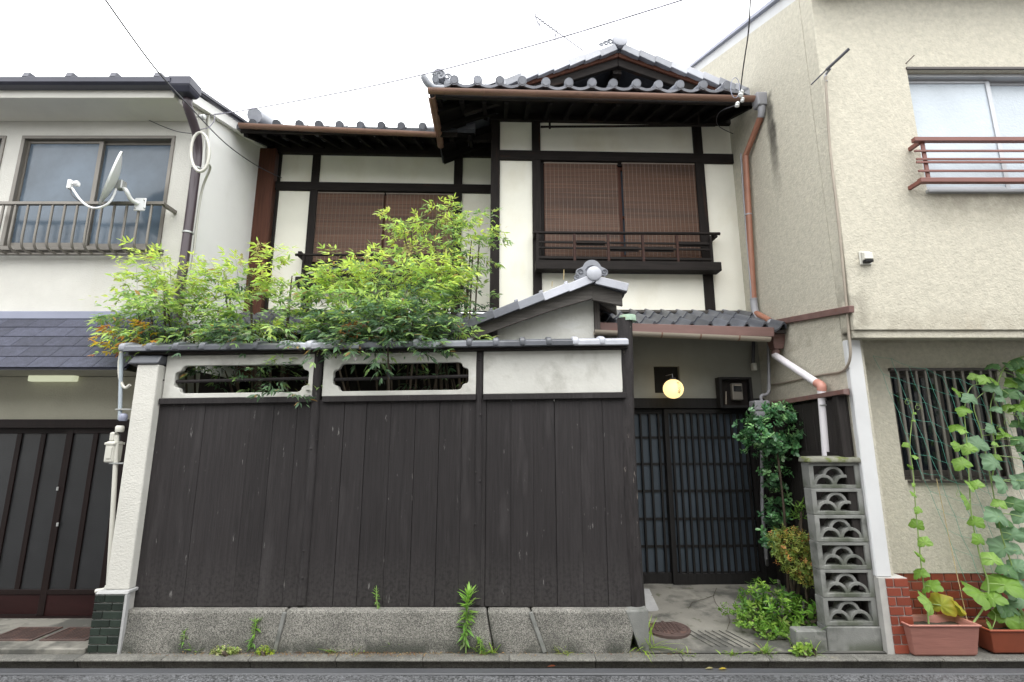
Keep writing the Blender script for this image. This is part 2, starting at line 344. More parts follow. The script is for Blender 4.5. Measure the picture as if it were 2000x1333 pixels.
def grime(m, col, zr, xr=None, amt=.6, ns=7, axis=0, zmin=None):
    """dirt with its own outline: strongest at zr[1], gone at zr[0] (object metres); optionally only between xr"""
    t = m.node_tree; N = t.nodes; K = t.links; b = N['Principled BSDF']; src = b.inputs['Base Color'].links[0].from_socket
    tc = N.new('ShaderNodeTexCoord'); sp = N.new('ShaderNodeSeparateXYZ'); K.new(tc.outputs['Object'], sp.inputs[0])
    nz = N.new('ShaderNodeTexNoise'); nz.inputs['Scale'].default_value = ns; nz.inputs['Detail'].default_value = 7; K.new(tc.outputs['Object'], nz.inputs['Vector'])
    def rg(x, a, bb, c, d):
        q = N.new('ShaderNodeMapRange'); q.interpolation_type = 'SMOOTHSTEP'
        for i, y in enumerate((a, bb, c, d)): q.inputs[i + 1].default_value = y
        K.new(x, q.inputs[0]); return q.outputs[0]
    def mu(a, bb):
        q = N.new('ShaderNodeMath'); q.operation = 'MULTIPLY'; K.new(a, q.inputs[0]); K.new(bb, q.inputs[1]); return q.outputs[0]
    a, bb = zr; f = rg(sp.outputs[2], a, bb, 0, amt) if a < bb else rg(sp.outputs[2], bb, a, amt, 0)
    if zmin is not None: f = mu(f, rg(sp.outputs[2], zmin - .005, zmin + .005, 0, 1))
    if a < bb: f = mu(f, rg(sp.outputs[2], bb, bb + .02, 1, 0))
    f = mu(f, rg(nz.outputs[0], .34, .60, 0, 1))
    if xr:
        o = sp.outputs[axis]; f = mu(f, rg(o, xr[0] - xr[2], xr[0] + xr[2], 0, 1)); f = mu(f, rg(o, xr[1] - xr[2], xr[1] + xr[2], 1, 0))
    q = N.new('ShaderNodeMix'); q.data_type = 'RGBA'; K.new(f, q.inputs[0]); K.new(src, q.inputs[6]); q.inputs[7].default_value = (*col, 1); K.new(q.outputs[2], b.inputs['Base Color'])
grime(M['fence'], (.09, .085, .08), (.75, .30), None, .22, 40)
grime(M['aggregate'], (.030, .034, .026), (.13, .0), None, .9, 5)
grime(M['aggregate'], (.36, .35, .33), (.24, .33), None, .5, 12)
grime(M['stuccoL'], (.20, .19, .15), (.42, .25), None, .0, 6)
_sz = zz(372, 3.81); _sx = xx(1793, 260, 3.81) - 4.3
grime(M['stuccoR'], (.17, .15, .11), (_sz - .42, _sz), (_sx + .02, 5, .10), .5, 6)        # run-off below the sill
grime(M['stuccoR'], (.20, .17, .12), (zz(645, 3.81) + .22, zz(645, 3.81)), None, .3, 8, 0, zz(645, 3.81) - .02)    # grime along the overhang edge
M['stuccoS'] = streaked('streaked_beige_stucco', M['stuccoR'], _q.y - 4.2, PX(1500, 190, 2.66).z, PX(1516, 420, 2.66).z, .11)
grime(M['stuccoR'], (.15, .14, .11), (zz(470, 3.81), zz(620, 3.81)), (-1.7, -1.52, .06), .5, 9)
grime(M['path'], (.045, .045, .042), (.030, .004), None, .75, 4)
grime(M['block'], (.05, .06, .035), (.10, .0), None, .8, 8)

for k in ('timber', 'timberh', 'redwood', 'lattice', 'doorwood', 'doorkick', 'rustywood', 'fence', 'log', 'greywood', 'greypost'):
    M[k].node_tree.nodes['Principled BSDF'].inputs['Specular IOR Level'].default_value = .2
M['eaveshade'] = mat('shade_dark_eave_wood', (.007, .006, .006), .8, .3, 9, spec=.1)  # near-black tone stands in for the deep shade under the eaves
M['redtimber'] = mat('dark_red_timber', (.040, .018, .014), .6, .3, 8, (6, 6, .5), spec=.2)
# ================================================================ SETTING: ground, road, kerb, paths
def struct(o): o['kind'] = 'structure'; return o
YF = 4.02                                          # street face of the boarded fence
struct(MB().add([(-120, -120, -.085), (120, -120, -.085), (120, 120, -.085), (-120, 120, -.085)], [(0, 1, 2, 3)]).build('ground', M['soil']))
struct(MB().sheet(lambda a, b: (-14 + 28 * a, -1.6 + 5.29 * b, -.045 - .004 * math.sin(a * 40)), 60, 4).build('road', M['asphalt']))
struct(MB().box(-14, 14, 3.70, 3.785, -.09, -.040).build('street_gutter', M['gutter'], bev=.006))
pv = struct(MB().box(-14, 14, 3.905, 4.35, -.08, -.004).build('pavement', M['kerb']))
for i in range(-12, 12):
    x0 = i * .6 - .02
    MB().prism([(3.812, -.012), (3.835, -.016), (3.865, -.08), (3.900, -.08), (3.900, .001), (3.826, .002), (3.814, -.003)], x0 + .002, x0 + .598, 'x').build('kerb_stone', M['kerb'], pv, bev=.002)
# concrete entrance path rising to the lattice door
ep = struct(MB().sheet(lambda a, b: (.96 + 1.70 * a, 3.915 + 1.40 * b, .004 + .085 * min(1, b * 1.25) ** 1.2 + .004 * noise.noise(Vector((a * 6, b * 6, 3)))), 24, 20).build('entrance_path', M['path'], smooth=40))
MB().add([PZ(1262, 1196, .05) + Vector((0, 0, .004)), PZ(1288, 1194, .05) + Vector((0, 0, .004)), PZ(1268, 1152, .09) + Vector((0, 0, .008)), PZ(1258, 1152, .09) + Vector((0, 0, .008))], [(0, 1, 2, 3)]).build('mortar_patch', M['mortar'], ep)
for k in range(7):                                 # anti-slip grooves near the street, as dark raised ribs
    a = P(1345 + k * 14, 1236, 4.15); x = a.x
    MB().beam((x, 4.26, .032), (x + .12, 4.0, .0135), .005, .005).build('groove_rib', M['kerb'], ep)
for pts in ([(1400, 1150), (1393, 1165), (1398, 1180), (1408, 1192)], [(1345, 1190), (1352, 1178), (1375, 1172), (1396, 1164)], [(1420, 1195), (1426, 1215), (1420, 1232)]):
    q = [PZ(u, v, .03 + .06 * (1262 - v) / 112) for u, v in pts]; q = [a + Vector((0, 0, .006)) for a in q]
    m = MB()
    for a, b in zip(q, q[1:]): m.beam(a, b, .0032, .002)
    m.build('crack', M['soil'], ep)
struct(MB().box(-9, -3.03, 3.906, 4.62, -.02, .035).build('porch_floor', M['path'], bev=.006))
struct(MB().box(-3.2, 2.6, 4.12, 6.4, -.05, .015).build('garden_soil', M['soil']))
# iron manhole
mh = thing('manhole_cover', 'round rusty iron manhole cover set in the concrete entrance path', 'manhole cover', P(1303, 1228, 4.30))
o = ORG[mh.name]; c0 = Vector((o.x, 4.30, .0325))
MB().lathe([(.175, -.02), (.175, .004), (.160, .008), (.150, .003)], c0, n=40).build('rim', M['iron'], mh, smooth=30)
MB().lathe([(.148, -.02), (.148, .005), (.02, .007)], c0, n=40).build('lid', M['iron'], mh, smooth=30)
m = MB()
for i in range(-4, 5):
    for j in range(-4, 5):
        if i * i + j * j < 17: m.box(c0.x + i * .031 - .009, c0.x + i * .031 + .009, c0.y + j * .031 - .009, c0.y + j * .031 + .009, c0.z + .003, c0.z + .012)
m.build('stud_pattern', M['iron'], mh)
for (u0, u1, lab) in ((8, 92, 'rusty drain grating in the porch floor nearer the left picture edge'), (112, 190, 'dark drain grating in the porch floor beside the tiled pillar base')):
    a = PZ((u0 + u1) / 2, 1238, .04); g = thing('drain_grate', lab, 'drain grate', (a.x, a.y, .036), 'drain gratings in the porch floor')
    x0, x1, y0, y1 = a.x - .17, a.x + .17, a.y - .13, a.y + .13
    MB().holed([(x0, y0), (x1, y0), (x1, y1), (x0, y1)], [[(x0 + .02, y0 + .02), (x1 - .02, y0 + .02), (x1 - .02, y1 - .02), (x0 + .02, y1 - .02)]], 0, .01).v
    f = MB()
    for (p0, p1, q0, q1) in ((x0, x1, y0, y0 + .018), (x0, x1, y1 - .018, y1), (x0, x0 + .018, y0 + .018, y1 - .018), (x1 - .018, x1, y0 + .018, y1 - .018)): f.box(p0, p1, q0, q1, .03, .044)
    f.build('frame', M['iron'], g); MB().box(x0 + .018, x1 - .018, y0 + .018, y1 - .018, .034, .0365).build('pit', M['black'], g)
    for k in range(12): x = x0 + .03 + k * .0245; MB().box(x, x + .012, y0 + .018, y1 - .018, .036, .042).build('bar', M['iron'], g)

# ================================================================ BOARDED GARDEN FENCE
fx = lambda u, v=1000: xx(u, v, YF)
XL, XR = fx(268, 990), fx(1247, 990)
def sag(x): return .052 * (x - XR) / (XR - XL)     # the old coping sags towards the left
fen = thing('board_fence', 'tall dark charred-board garden fence with pale plaster top panels and tile coping', 'fence', ((XL + XR) / 2, YF, 0))
ZB = zz(1187, YF)                                  # board bottom
# base stones
sx = [xx(236, 1230, 3.95), xx(548, 1230, 3.95), xx(958, 1230, 3.95), xx(1050, 1230, 3.95), xx(1238, 1230, 3.95)]
tilt = [0, -.02, .03, .05, -.04]
for i in range(4):
    a, b = sx[i], sx[i + 1]
    m = MB(); z1 = ZB + .004 * math.sin(i * 3)
    m.hexa([(a + .004 + tilt[i], 3.925, -.02), (b - .004 + tilt[i + 1], 3.925, -.02), (b - .004 + tilt[i + 1], 4.15, -.02), (a + .004 + tilt[i], 4.15, -.02),
            (a + .004 - tilt[i], 3.955, z1), (b - .004 - tilt[i + 1], 3.955, z1), (b - .004 - tilt[i + 1], 4.15, z1), (a + .004 - tilt[i], 4.15, z1)])
    o = m.build('base_stone', M['aggregate'], fen, bev=.018, seg=2)
for i in (1, 3):                                   # mortar fillets in the joints
    MB().beam((sx[i] + tilt[i], 3.936, .0), (sx[i] - tilt[i], 3.952, ZB - .01), .028, .03, (0, 1, 0)).build('joint_mortar', M['block'], fen, bev=.004)
MB().hexa([(XR - .05, 3.93, -.01), (XR + .01, 3.945, -.01), (XR + .01, 4.2, -.01), (XR - .05, 4.2, -.01), (XR - .15, 3.947, ZB + .004), (XR + .015, 3.95, ZB + .010), (XR + .015, 4.2, ZB + .010), (XR - .15, 4.2, ZB + .004)]).build('mortar_foot', M['block'], fen, bev=.012, seg=2, jit=.01)
# boards
bx = XL + .06; k = 0
while bx < XR - .10:
    wd = random.uniform(.172, .198)
    if bx + wd > XR - .09: wd = XR - .085 - bx
    gp = random.choice((.0012, .0016, .002, .0035)); y = YF + random.uniform(0, .003); zt = zz(776, YF) + sag(bx) * .6
    MB().hexa([(bx, y, ZB + random.uniform(.002, .008)), (bx + wd - gp, y + .001, ZB + random.uniform(.002, .008)), (bx + wd - gp, y + .03, ZB), (bx, y + .03, ZB), (bx + random.uniform(-.001, .001), y, zt), (bx + wd - gp * random.uniform(.6, 1.3), y, zt), (bx + wd - gp, y + .03, zt), (bx, y + .03, zt)]).build('plank', M['fence'], fen, bev=.0012)
    bx += wd
MB().box(XL + .03, XR - .03, YF + .036, YF + .05, ZB, zz(776, YF) - .03).build('backing_board', M['black'], fen)
# posts: thin round logs sunk between the boards
def logpost(u, v, r, z0, z1, bow, name='post', yy=YF):
    x = xx(u, v, yy); pts = []; rs = []
    n = 30
    for i in range(n + 1):
        t = i / n; z = z0 + (z1 - z0) * t
        pts.append((x + bow * math.sin(t * 5 + u) , yy + .012 + .006 * math.sin(t * 7 + u), z)); rs.append(r * (1 + .10 * noise.noise(Vector((u, t * 9, 0)))))
    mm = MB().tube(pts, rs, 12)
    for q in range(5 if r < .05 else 16):
        t = random.random(); a = random.uniform(-2.8, -.3); i = int(t * n)
        p = Vector(pts[i]) + Vector((math.cos(a), math.sin(a), 0)) * rs[i] * .8
        mm.lathe([(.012, -.02), (.013, 0), (.009, .010), (.004, .012)], p, (math.cos(a), math.sin(a), .2), 8)
    return mm
ztop = zz(684, YF)
logpost(622, 720, .036, ZB + .02, ztop - .03, .006).build('post', M['fence'], fen, smooth=60)
logpost(937, 720, .030, ZB + .02, ztop - .02, .004).build('post', M['fence'], fen, smooth=60)
logpost(311, 720, .040, ZB + .005, ztop - .06, .003).build('post', M['fence'], fen, smooth=60)
lg = logpost(1234, 990, .062, ZB - .01, zz(622, YF + .03), .012, yy=YF + .03).build('log_post', M['log'], fen, smooth=60, label='gnarled black log post with a green copper cap')
zc = zz(622, YF + .03); lx = ORG[lg.name] and xx(1222, 640, YF + .03) + .018
MB().lathe([(.001, .018), (.066, .014), (.069, 0), (.069, -.035), (.062, -.035)], (xx(1226, 625, YF + .04), YF + .042, zc + .01), n=16).build('copper_cap', M['copperpatina'], lg, smooth=40)
# rail
def slat(u0, u1, v0, v1, ya, yb, mt, name, par, bev=.003):
    x0, x1 = fx(u0, 775), fx(u1, 775); za, zb = zz(v0, YF), zz(v1, YF)
    return MB().hexa([(x0, ya, zb + sag(x0)), (x1, ya, zb + sag(x1)), (x1, yb, zb + sag(x1)), (x0, yb, zb + sag(x0)), (x0, ya, za + sag(x0)), (x1, ya, za + sag(x1)), (x1, yb, za + sag(x1)), (x0, yb, za + sag(x0))]).build(name, mt, par, bev)
slat(316, 612, 767, 778, YF - .03, YF + .03, M['fence'], 'rail', fen); slat(632, 930, 767, 778, YF - .032, YF + .03, M['fence'], 'rail', fen); slat(944, 1221, 767, 778, YF - .031, YF + .03, M['fence'], 'rail', fen)
# plaster panels, two of them with cusped openings
def cusped(x0, x1, z0, z1, c=.075):
    h = (z1 - z0); mz = (z0 + z1) / 2; p = []
    def corner(cx, cz, sx_, sz_):   # concave-convex stepped corner
        return [(cx, cz + sz_ * h * .30), (cx + sx_ * .010, cz + sz_ * h * .235), (cx + sx_ * .030, cz + sz_ * h * .215), (cx + sx_ * .048, cz + sz_ * h * .16), (cx + sx_ * .052, cz + sz_ * h * .08), (cx + sx_ * .066, cz + sz_ * h * .02), (cx + sx_ * .085, cz)]
    a = corner(x0, z0, 1, 1); b = corner(x1, z0, -1, 1)[::-1]; c_ = corner(x1, z1, -1, -1); d = corner(x0, z1, 1, -1)[::-1]
    return a + b + c_ + [q for q in d]
def sagged(pts): return [(x, z + sag(x)) for x, z in pts]
zp0, zp1 = zz(767, YF) + .002, zz(683, YF)
for (u0, u1, h0, h1) in ((322, 616, 342, 603), (631, 931, 651, 915), (944, 1221, 0, 0)):
    x0, x1 = fx(u0, 730), fx(u1, 730); out = sagged([(x0, zp0), (x1, zp0), (x1, zp1), (x0, zp1)])
    holes = []
    if h1: holes = [sagged(cusped(fx(h0, 730), fx(h1, 730), zz(757, YF), zz(703, YF)))]
    pn = MB().holed(out, holes, YF + .002, YF + .05).build('plaster_panel', M['wallplaster'], fen, bev=.004)
    if h1: MB().tube([(fx(h0 - 3, 730), YF + .03, zz(733, YF) + sag(x0)), (fx(h1 + 3, 730), YF + .03, zz(730, YF) + sag(x1))], .014, 8).build('bamboo_bar', M['log'], pn)
# coping: under-board and tiles with raised rolls
cx0, cx1 = fx(262, 690), fx(1224, 690)
MB().hexa([(cx0, YF - .06, zp1 + sag(cx0) + .001), (cx1, YF - .06, zp1 + .001), (cx1, YF + .13, zp1 + .001), (cx0, YF + .13, zp1 + sag(cx0) + .001), (cx0, YF - .06, zp1 + sag(cx0) + .022), (cx1, YF - .06, zp1 + .022), (cx1, YF + .13, zp1 + .022), (cx0, YF + .13, zp1 + sag(cx0) + .022)]).build('coping_board', M['timberh'], fen)
tw = .212
pr = [(-.105, .0), (-.105, .038), (-.085, .05), (-.02, .068), (.04, .074), (.10, .068), (.17, .05), (.19, .034), (.19, 0)]
tm = MB().prism(pr, .0, tw - .004, 'x')
roll = MB().prism([(-.112, 0), (-.112, .050), (-.10, .062), (-.02, .086), (.04, .092), (.10, .086), (.18, .064), (.20, .04), (.20, 0)], -.026, .026, 'x')
tmesh = [tm.mesh('coping_tile', M[q], bev=.003) for q in ('tile', 'paletile', 'darktile')]
rmesh = [roll.mesh('coping_roll', M[q], bev=.018, seg=3, smooth=50) for q in ('tile', 'paletile', 'darktile')]
nt_ = int((cx1 - cx0) / tw); slope = -math.atan2(sag(cx1) - sag(cx0), cx1 - cx0)
for i in range(nt_ + 1):
    x = cx1 - (i + 1) * tw
    if x < cx0 - .1: break
    q = {0: 1, 1: 1, 2: 2, 3: 2, 11: 1, 12: 1, 13: 2, 14: 2, 15: 2, 16: 2, 17: 2}.get(i, random.choice((0, 2)))
    link('coping_tile', tmesh[q], None, fen, (x, YF, zp1 + .0225 + sag(x) + random.uniform(-.002, .003)), (0, slope, random.uniform(-.006, .006)))
    link('coping_roll', rmesh[q], None, fen, (x, YF, zp1 + .024 + sag(x)), (0, slope, 0))

# ================================================================ WHITE STUCCO PIER with tiled foot (left end of the fence)
px0, px1 = -3.02, -2.815
pier = thing('stucco_pillar', 'white stucco boundary pillar on a black-green tiled foot beside the board fence', 'pillar', ((px0 + px1) / 2, 4.0, 0))
zt = zz(1158, 3.93)
MB().box(px0 + .042, px1 + .008, 3.95, 4.5, zt + .012, zz(712, 3.95)).build('shaft', M['stuccoL'], pier, bev=.01, seg=2)
MB().box(px0 + .02, px1 + .012, 3.925, 4.48, -.03, zt - .006).build('core', M['grout'], pier)
MB().hexa([(px0, 3.91, zt - .008), (px1 + .03, 3.915, zt - .008), (px1 + .03, 4.3, zt - .008), (px0, 4.3, zt - .008), (px0 + .005, 3.93, zt + .011), (px1 + .03, 3.93, zt + .015), (px1 + .03, 4.3, zt + .015), (px0 + .005, 4.3, zt + .011)]).build('ledge', M['mortar'], pier, bev=.004)
MB().box(px1 + .013, px1 + .032, 3.915, 3.945, -.01, zt - .01).build('edge_trim', M['mortar'], pier)
nr = 7; rh = (zt - .012) / nr
for r in range(nr):
    z0 = .002 + r * rh; cuts = [px0, px0 + .135, px1 + .012] if r % 2 else [px0, px0 + .075, px1 + .012]
    for a, b in zip(cuts, cuts[1:]): MB().box(a + .003, b - .003, 3.914, 3.93, z0 + .003, z0 + rh - .003).build('tile', M['greentile'], pier, bev=.002)
    MB().box(px0 + .008, px0 + .021, 3.94, 4.2, z0 + .003, z0 + rh - .003).build('tile', M['greentile'], pier, bev=.002)
m = MB().hexa([(px0 - .03, 3.93, zz(712, 3.95) + .002), (px1 + .01, 3.93, zz(712, 3.95) + .004), (px1 + .01, 4.4, zz(712, 3.95) + .004), (px0 - .06, 4.4, zz(712, 3.95) - .04), (px0 + .0, 3.96, zz(694, 3.95)), (px1 + .02, 3.96, zz(694, 3.95)), (px1 + .02, 4.4, zz(694, 3.95)), (px0 + .0, 4.4, zz(694, 3.95))])
m.build('cap_tile', M['darktile'], pier, bev=.012, seg=2)
# houses on the other side of the lane, behind the camera: they close the street canyon and show in the panes
for (x0, x1, hgt, mt) in ((-13, -4.6, 4.5, 'stuccoL'), (-4.5, 2.4, 4.2, 'plaster'), (2.5, 13, 4.7, 'stuccoL')):
    oh = MB().box(x0, x1, -6.9, -2.15, -.05, hgt).build('opposite_house', M[mt]); struct(oh)
    MB().prism([(-7.4, hgt - .05), (-1.6, hgt - .05), (-1.6, hgt + .08), (-4.5, hgt + 1.1), (-7.4, hgt + .08)], x0, x1, 'x').build('roof', M['darktile'], oh)
    x = x0 + .8
    while x + 1.6 < x1:
        for z in (.6, 2.9): MB().box(x, x + 1.5, -2.16, -2.12, z, z + 1.0).build('window', M['glassN'], oh)
        x += 2.4
# ================================================================ OLD WOODEN TOWN HOUSE
HY, LY, TP = 5.48, 6.10, .03                       # wall faces of right and left bay, timber projection
house = thing('wooden_town_house', 'old two-storey wooden town house with cream plaster, dark timber and grey tile roofs', 'house', HPIV)
def hb(name, mt, u0, u1, v0, v1, ya, yb, par=house, bev=.003, yref=None):
    yr = yref or ya; um, vm = (u0 + u1) / 2, (v0 + v1) / 2
    return part(name, mt, par, H(u0, vm, yr).x, H(u1, vm, yr).x, ya, yb, H(um, v1, yr).z, H(um, v0, yr).z, bev)
def hpost(u0, u1, vref, z0, z1, Y, mt='timber', d=.11, pr=TP): 
    return part('post', M[mt], house, H(u0, vref, Y - pr).x, H(u1, vref, Y - pr).x, Y - pr, Y - pr + d, z0, z1, .004)
hz = lambda u, v, Y: H(u, v, Y).z
# --- right bay
zT, zHd, zHb = hz(1210, 243, HY), hz(1210, 300, HY), hz(1210, 318, HY)
zSt, zSb, zBt = hz(1210, 510, HY), hz(1210, 527, HY), hz(1210, 604, HY) - .05
xr = [H(u, 400, HY).x for u in (958, 976, 1040, 1057, 1364, 1382, 1443, 1455)]
hpost(958, 976, 400, zBt - .6, zT + .03, HY); hpost(1040, 1057, 400, zBt, zT + .1, HY); hpost(1364, 1382, 400, zBt, zT + .1, HY); hpost(1445, 1456, 400, .05, zT + .03, HY, d=.2)
zCap = hz(1150, 183, 4.72) + .02 + .25
part('top_plate', M['timberh'], house, xr[0] - .02, 2.70, HY - .05, HY + .10, zT, max(zT + .05, zCap))
part('beam', M['timberh'], house, xr[1] - .005, xr[6] + .02, HY - .034, HY + .10, zHb, zHd)
for (a, b, z0, z1) in ((xr[1], xr[2], zHd, zT), (xr[3], xr[4], zHd, zT), (xr[5], xr[6], zHd, zT), (xr[1], xr[2], zBt, zHb), (xr[5], xr[6] + .03, zBt, zHb), (xr[3], xr[4], zBt, zSb)):
    part('plaster_panel', M['plaster'], house, a - .004, b + .004, HY, HY + .08, z0, z1, .001)
def window(x0, x1, z0, z1, Y, par, splits=2):
    w_ = MB()
    for (a, b, c, d) in ((x0, x1, z0, z0 + .04), (x0, x1, z1 - .03, z1), (x0, x0 + .035, z0 + .04, z1 - .03), (x1 - .035, x1, z0 + .04, z1 - .03)): w_.box(a, b, Y + .02, Y + .09, c, d)
    fr = w_.build('window', M['timber'], par)
    dx = (x1 - x0 - .07) / splits
    for i in range(splits):
        a = x0 + .035 + i * dx; s_ = MB()
        for (p, q, c, d) in ((a, a + .035, z0 + .04, z1 - .03), (a + dx - .035, a + dx, z0 + .04, z1 - .03), (a + .035, a + dx - .035, z0 + .04, z0 + .09), (a + .035, a + dx - .035, z1 - .07, z1 - .03), (a + .035, a + dx - .035, z0 + .55, z0 + .575)): s_.box(p, q, Y + .03 + .02 * (i % 2), Y + .055 + .02 * (i % 2), c, d)
        s_.build('sash', M['redwood'], fr, bev=.002)
        MB().box(a + .03, a + dx - .03, Y + .058 + .02 * (i % 2), Y + .062 + .02 * (i % 2), z0 + .08, z1 - .06).build('pane', M['glassL'], fr)
    return fr
window(xr[3], xr[4], zSt, zHb, HY, house)
part('window_back', M['black'], house, xr[3], xr[4], HY + .12, HY + .13, zSt, zHb)
# sill beam and low railing in front of the right window
YS = HY - .16
part('sill_beam', M['timberh'], house, H(1046, 520, YS).x, H(1408, 520, YS).x, YS - .02, HY - .032, hz(1210, 528, YS), hz(1210, 511, YS), .004)
rl = thing  # (railing is fixed to the house: parts below)
rail = MB().tube([H(1041, 455, YS), H(1406, 457, YS)], .017, 10).build('railing', M['timberh'], house, smooth=50)
zr0 = hz(1210, 511, YS)
for u in (1050, 1122, 1188, 1256, 1323, 1389):
    x = H(u, 485, YS).x; MB().box(x - .014, x + .014, YS - .012, YS + .016, zr0, hz(1210, 459, YS)).build('baluster', M['redtimber'] if u in (1122, 1188, 1256, 1323) else M['timber'], rail, bev=.002)
for (v, t_) in ((475, .011), (486, .011), (505, .014)):
    MB().box(H(1052, v, YS).x, H(1389, v, YS).x, YS - .008, YS + .010, hz(1210, v, YS) - t_, hz(1210, v, YS) + t_).build('cross_rail', M['timberh'], rail, bev=.002)
for u, vv in ((1122, 475), (1256, 486), (1323, 475), (1188, 486)):   # staggered infill boards
    MB().box(H(u + 4, vv, YS).x, H(u + 60, vv, YS).x, YS + .011, YS + .016, hz(1210, vv + 5, YS), hz(1210, vv - 5, YS)).build('infill_board', M['timberh'], rail)
for u in (1046, 1398):
    x = H(u, 457, YS).x; MB().box(x - .02, x + .02, YS, HY, hz(1210, 461, YS), hz(1210, 452, YS)).build('end_arm', M['timberh'], rail, bev=.003)
# --- left bay
zLT, zLh, zLb = hz(750, 306, LY), hz(750, 360, LY), hz(750, 376, LY)
zLs, zLs2, zLB = hz(750, 541, LY), hz(750, 560, LY), hz(750, 606, LY)
xl = [H(u, 400, LY).x for u in (503, 536, 541, 603, 618, 885, 902, 962)]
part('side_board', M['redwood'], house, H(500, 400, LY).x - .05, xl[1], LY - .10, LY + .1, 2.2, zLT + .03, .003)
hpost(536, 541, 400, 2.2, zLT + .1, LY, d=.1); hpost(603, 618, 400, 2.2, zLT + .1, LY); hpost(885, 902, 400, 2.2, zLT + .1, LY)
part('top_plate', M['timberh'], house, xl[0] - .1, xr[0] + .1, LY - .05, LY + .1, zLT, max(zLT + .05, hz(660, 247, LY - .75) + .25))
part('beam', M['timberh'], house, xl[1], xl[7] + .05, LY - .034, LY + .1, zLb, zLh)
for (a, b, z0, z1) in ((xl[2], xl[3], zLh, zLT), (xl[4], xl[5], zLh, zLT), (xl[6], xl[7] + .1, zLh, zLT), (xl[2] - .02, xl[3], zLB, zLb), (xl[6], xl[7] + .1, zLB, zLb), (xl[4], xl[5], zLB, zLs2)):
    part('plaster_panel', M['plaster'], house, a - .004, b + .004, LY, LY + .08, z0, z1, .001)
window(xl[4], xl[5], zLs, zLb, LY, house); part('window_back', M['black'], house, xl[4], xl[5], LY + .12, LY + .13, zLs, zLb)
YL2 = LY - .16
part('sill_beam', M['timberh'], house, H(577, 550, YL2).x, H(905, 550, YL2).x, YL2 - .02, LY - .032, hz(750, 561, YL2), hz(750, 543, YL2), .004)
rail2 = MB().tube([H(577, 498, YL2), H(905, 500, YL2)], .017, 10).build('railing', M['timberh'], house, smooth=50)
for u in (592, 665, 740, 815, 888):
    x = H(u, 520, YL2).x; MB().box(x - .014, x + .014, YL2 - .012, YL2 + .016, hz(750, 543, YL2), hz(750, 502, YL2)).build('baluster', M['timber'], rail2, bev=.002)
MB().box(H(592, 520, YL2).x, H(888, 520, YL2).x, YL2 - .008, YL2 + .010, hz(750, 523, YL2), hz(750, 518, YL2)).build('cross_rail', M['timberh'], rail2)
MB().box(H(583, 500, YL2).x - .01, H(583, 500, YL2).x + .03, YL2, LY, hz(750, 503, YL2), hz(750, 493, YL2)).build('end_arm', M['timberh'], rail2)
# return wall between the two bays, ground-floor walls
part('return_wall', M['timber'], house, xr[0], xr[0] + .08, HY + .085, LY + .1, .05, zT + .02)
part('ground_wall', M['timber'], house, xl[0] - .1, xr[0] + .05, LY + .12, LY + .2, 0, zLB)
part('ground_wall', M['timber'], house, xr[0] + .09, .93, HY + .12, HY + .2, 0, zBt)
part('added_dark_screen', M['timber'], house, -3.16, -3.13, 4.45, LY + .1, 0, 2.15)  # added dark screen so the left fence opening stays dark inside
# --- eaves: tile meshes
def eave_tile(w_, ln, r):
    m = MB()
    def f(a, b):
        x = a * w_; return (x, -b * 0 + (1 - b) * 0 + b * ln, -.038 * math.sin(a * math.pi) ** 1.0)
    n = 8; top = [(a / n * w_, -.034 * math.sin(a / n * math.pi)) for a in range(n + 1)]
    m.prism(top + [(x, z - .026) for x, z in top[::-1]], 0, ln, 'y')
    m.lathe([(.0, -.012), (r * .72, -.012), (r * .78, -.004), (r * .98, -.006), (r, .004), (r, .03), (r * .8, .031)], (0, 0, .012), (0, 1, 0), 20)
    m.tube([(0, .02, .008), (0, ln, .008)], r * .82, 14)
    return m
et = eave_tile(.238, .34, .048); em = [et.mesh('eave_tile', M[q], smooth=45) for q in ('tile', 'darktile')]
SLP = math.atan(.4)
# right roof
EY = 4.72; ze = hz(1150, 183, EY) + .02; eL = H(838, 180, EY).x; eR = 2.58
rx_, GY = H(1207, 85, 5.0).x, 5.0; zr_ = hz(1207, 95, 5.0); gs = (zr_ - ze) / (rx_ - eL)
hipx = .28 * .4 / gs
rf = MB(); th = Vector((0, 0, -.05))
def slab(pts):
    a = [Vector(p) for p in pts]; n = len(a)
    rf.add(a + [p + th for p in a], [list(range(n)), list(range(2 * n - 1, n - 1, -1))] + [(i, (i + 1) % n, (i + 1) % n + n, i + n) for i in range(n)])
slab([(eL, EY, ze), (eR, EY, ze), (eR, 5.7, ze + .392), (eL + .98 * .4 / gs, 5.7, ze + .392)])
slab([(eL, EY, ze), (eL + hipx, GY, ze + .112), (rx_, GY, zr_), (rx_, 8.5, zr_), (eL, 8.5, ze)])
slab([(rx_, GY, zr_), (2.62, GY, zr_ - (2.62 - rx_) * gs), (2.62, 8.5, zr_ - (2.62 - rx_) * gs), (rx_, 8.5, zr_)])
roof = rf.build('upper_roof', M['darktile'], house)
us = [889, 934, 976, 1020, 1065, 1110, 1154, 1196, 1241, 1283, 1326, 1370, 1415]
for i, u in enumerate(us):
    x = H(u, 175, EY).x; link('eave_tile', em[0], None, roof, (x + random.uniform(-.006, .006), EY - .045 + random.uniform(-.006, .006), ze + .058 + random.uniform(-.004, .004)), (SLP, random.uniform(-.04, .04), random.uniform(-.03, .03)))
link('eave_tile', em[0], None, roof, (H(851, 175, EY).x, EY - .045, ze + .058), (SLP, 0, 0), (.75, 1, 1))
ny = int((8.4 - EY) / .25)                          # left side eave
for i in range(1, 8): link('eave_tile', em[1], None, roof, (eL + .0, EY + .15 + i * .24, ze + .03), (SLP, 0, R(-90)))
for i in range(12):                                # rows of tile up the slope of the front skirt (seen from the side only)
    pass
rafz = ze - .10
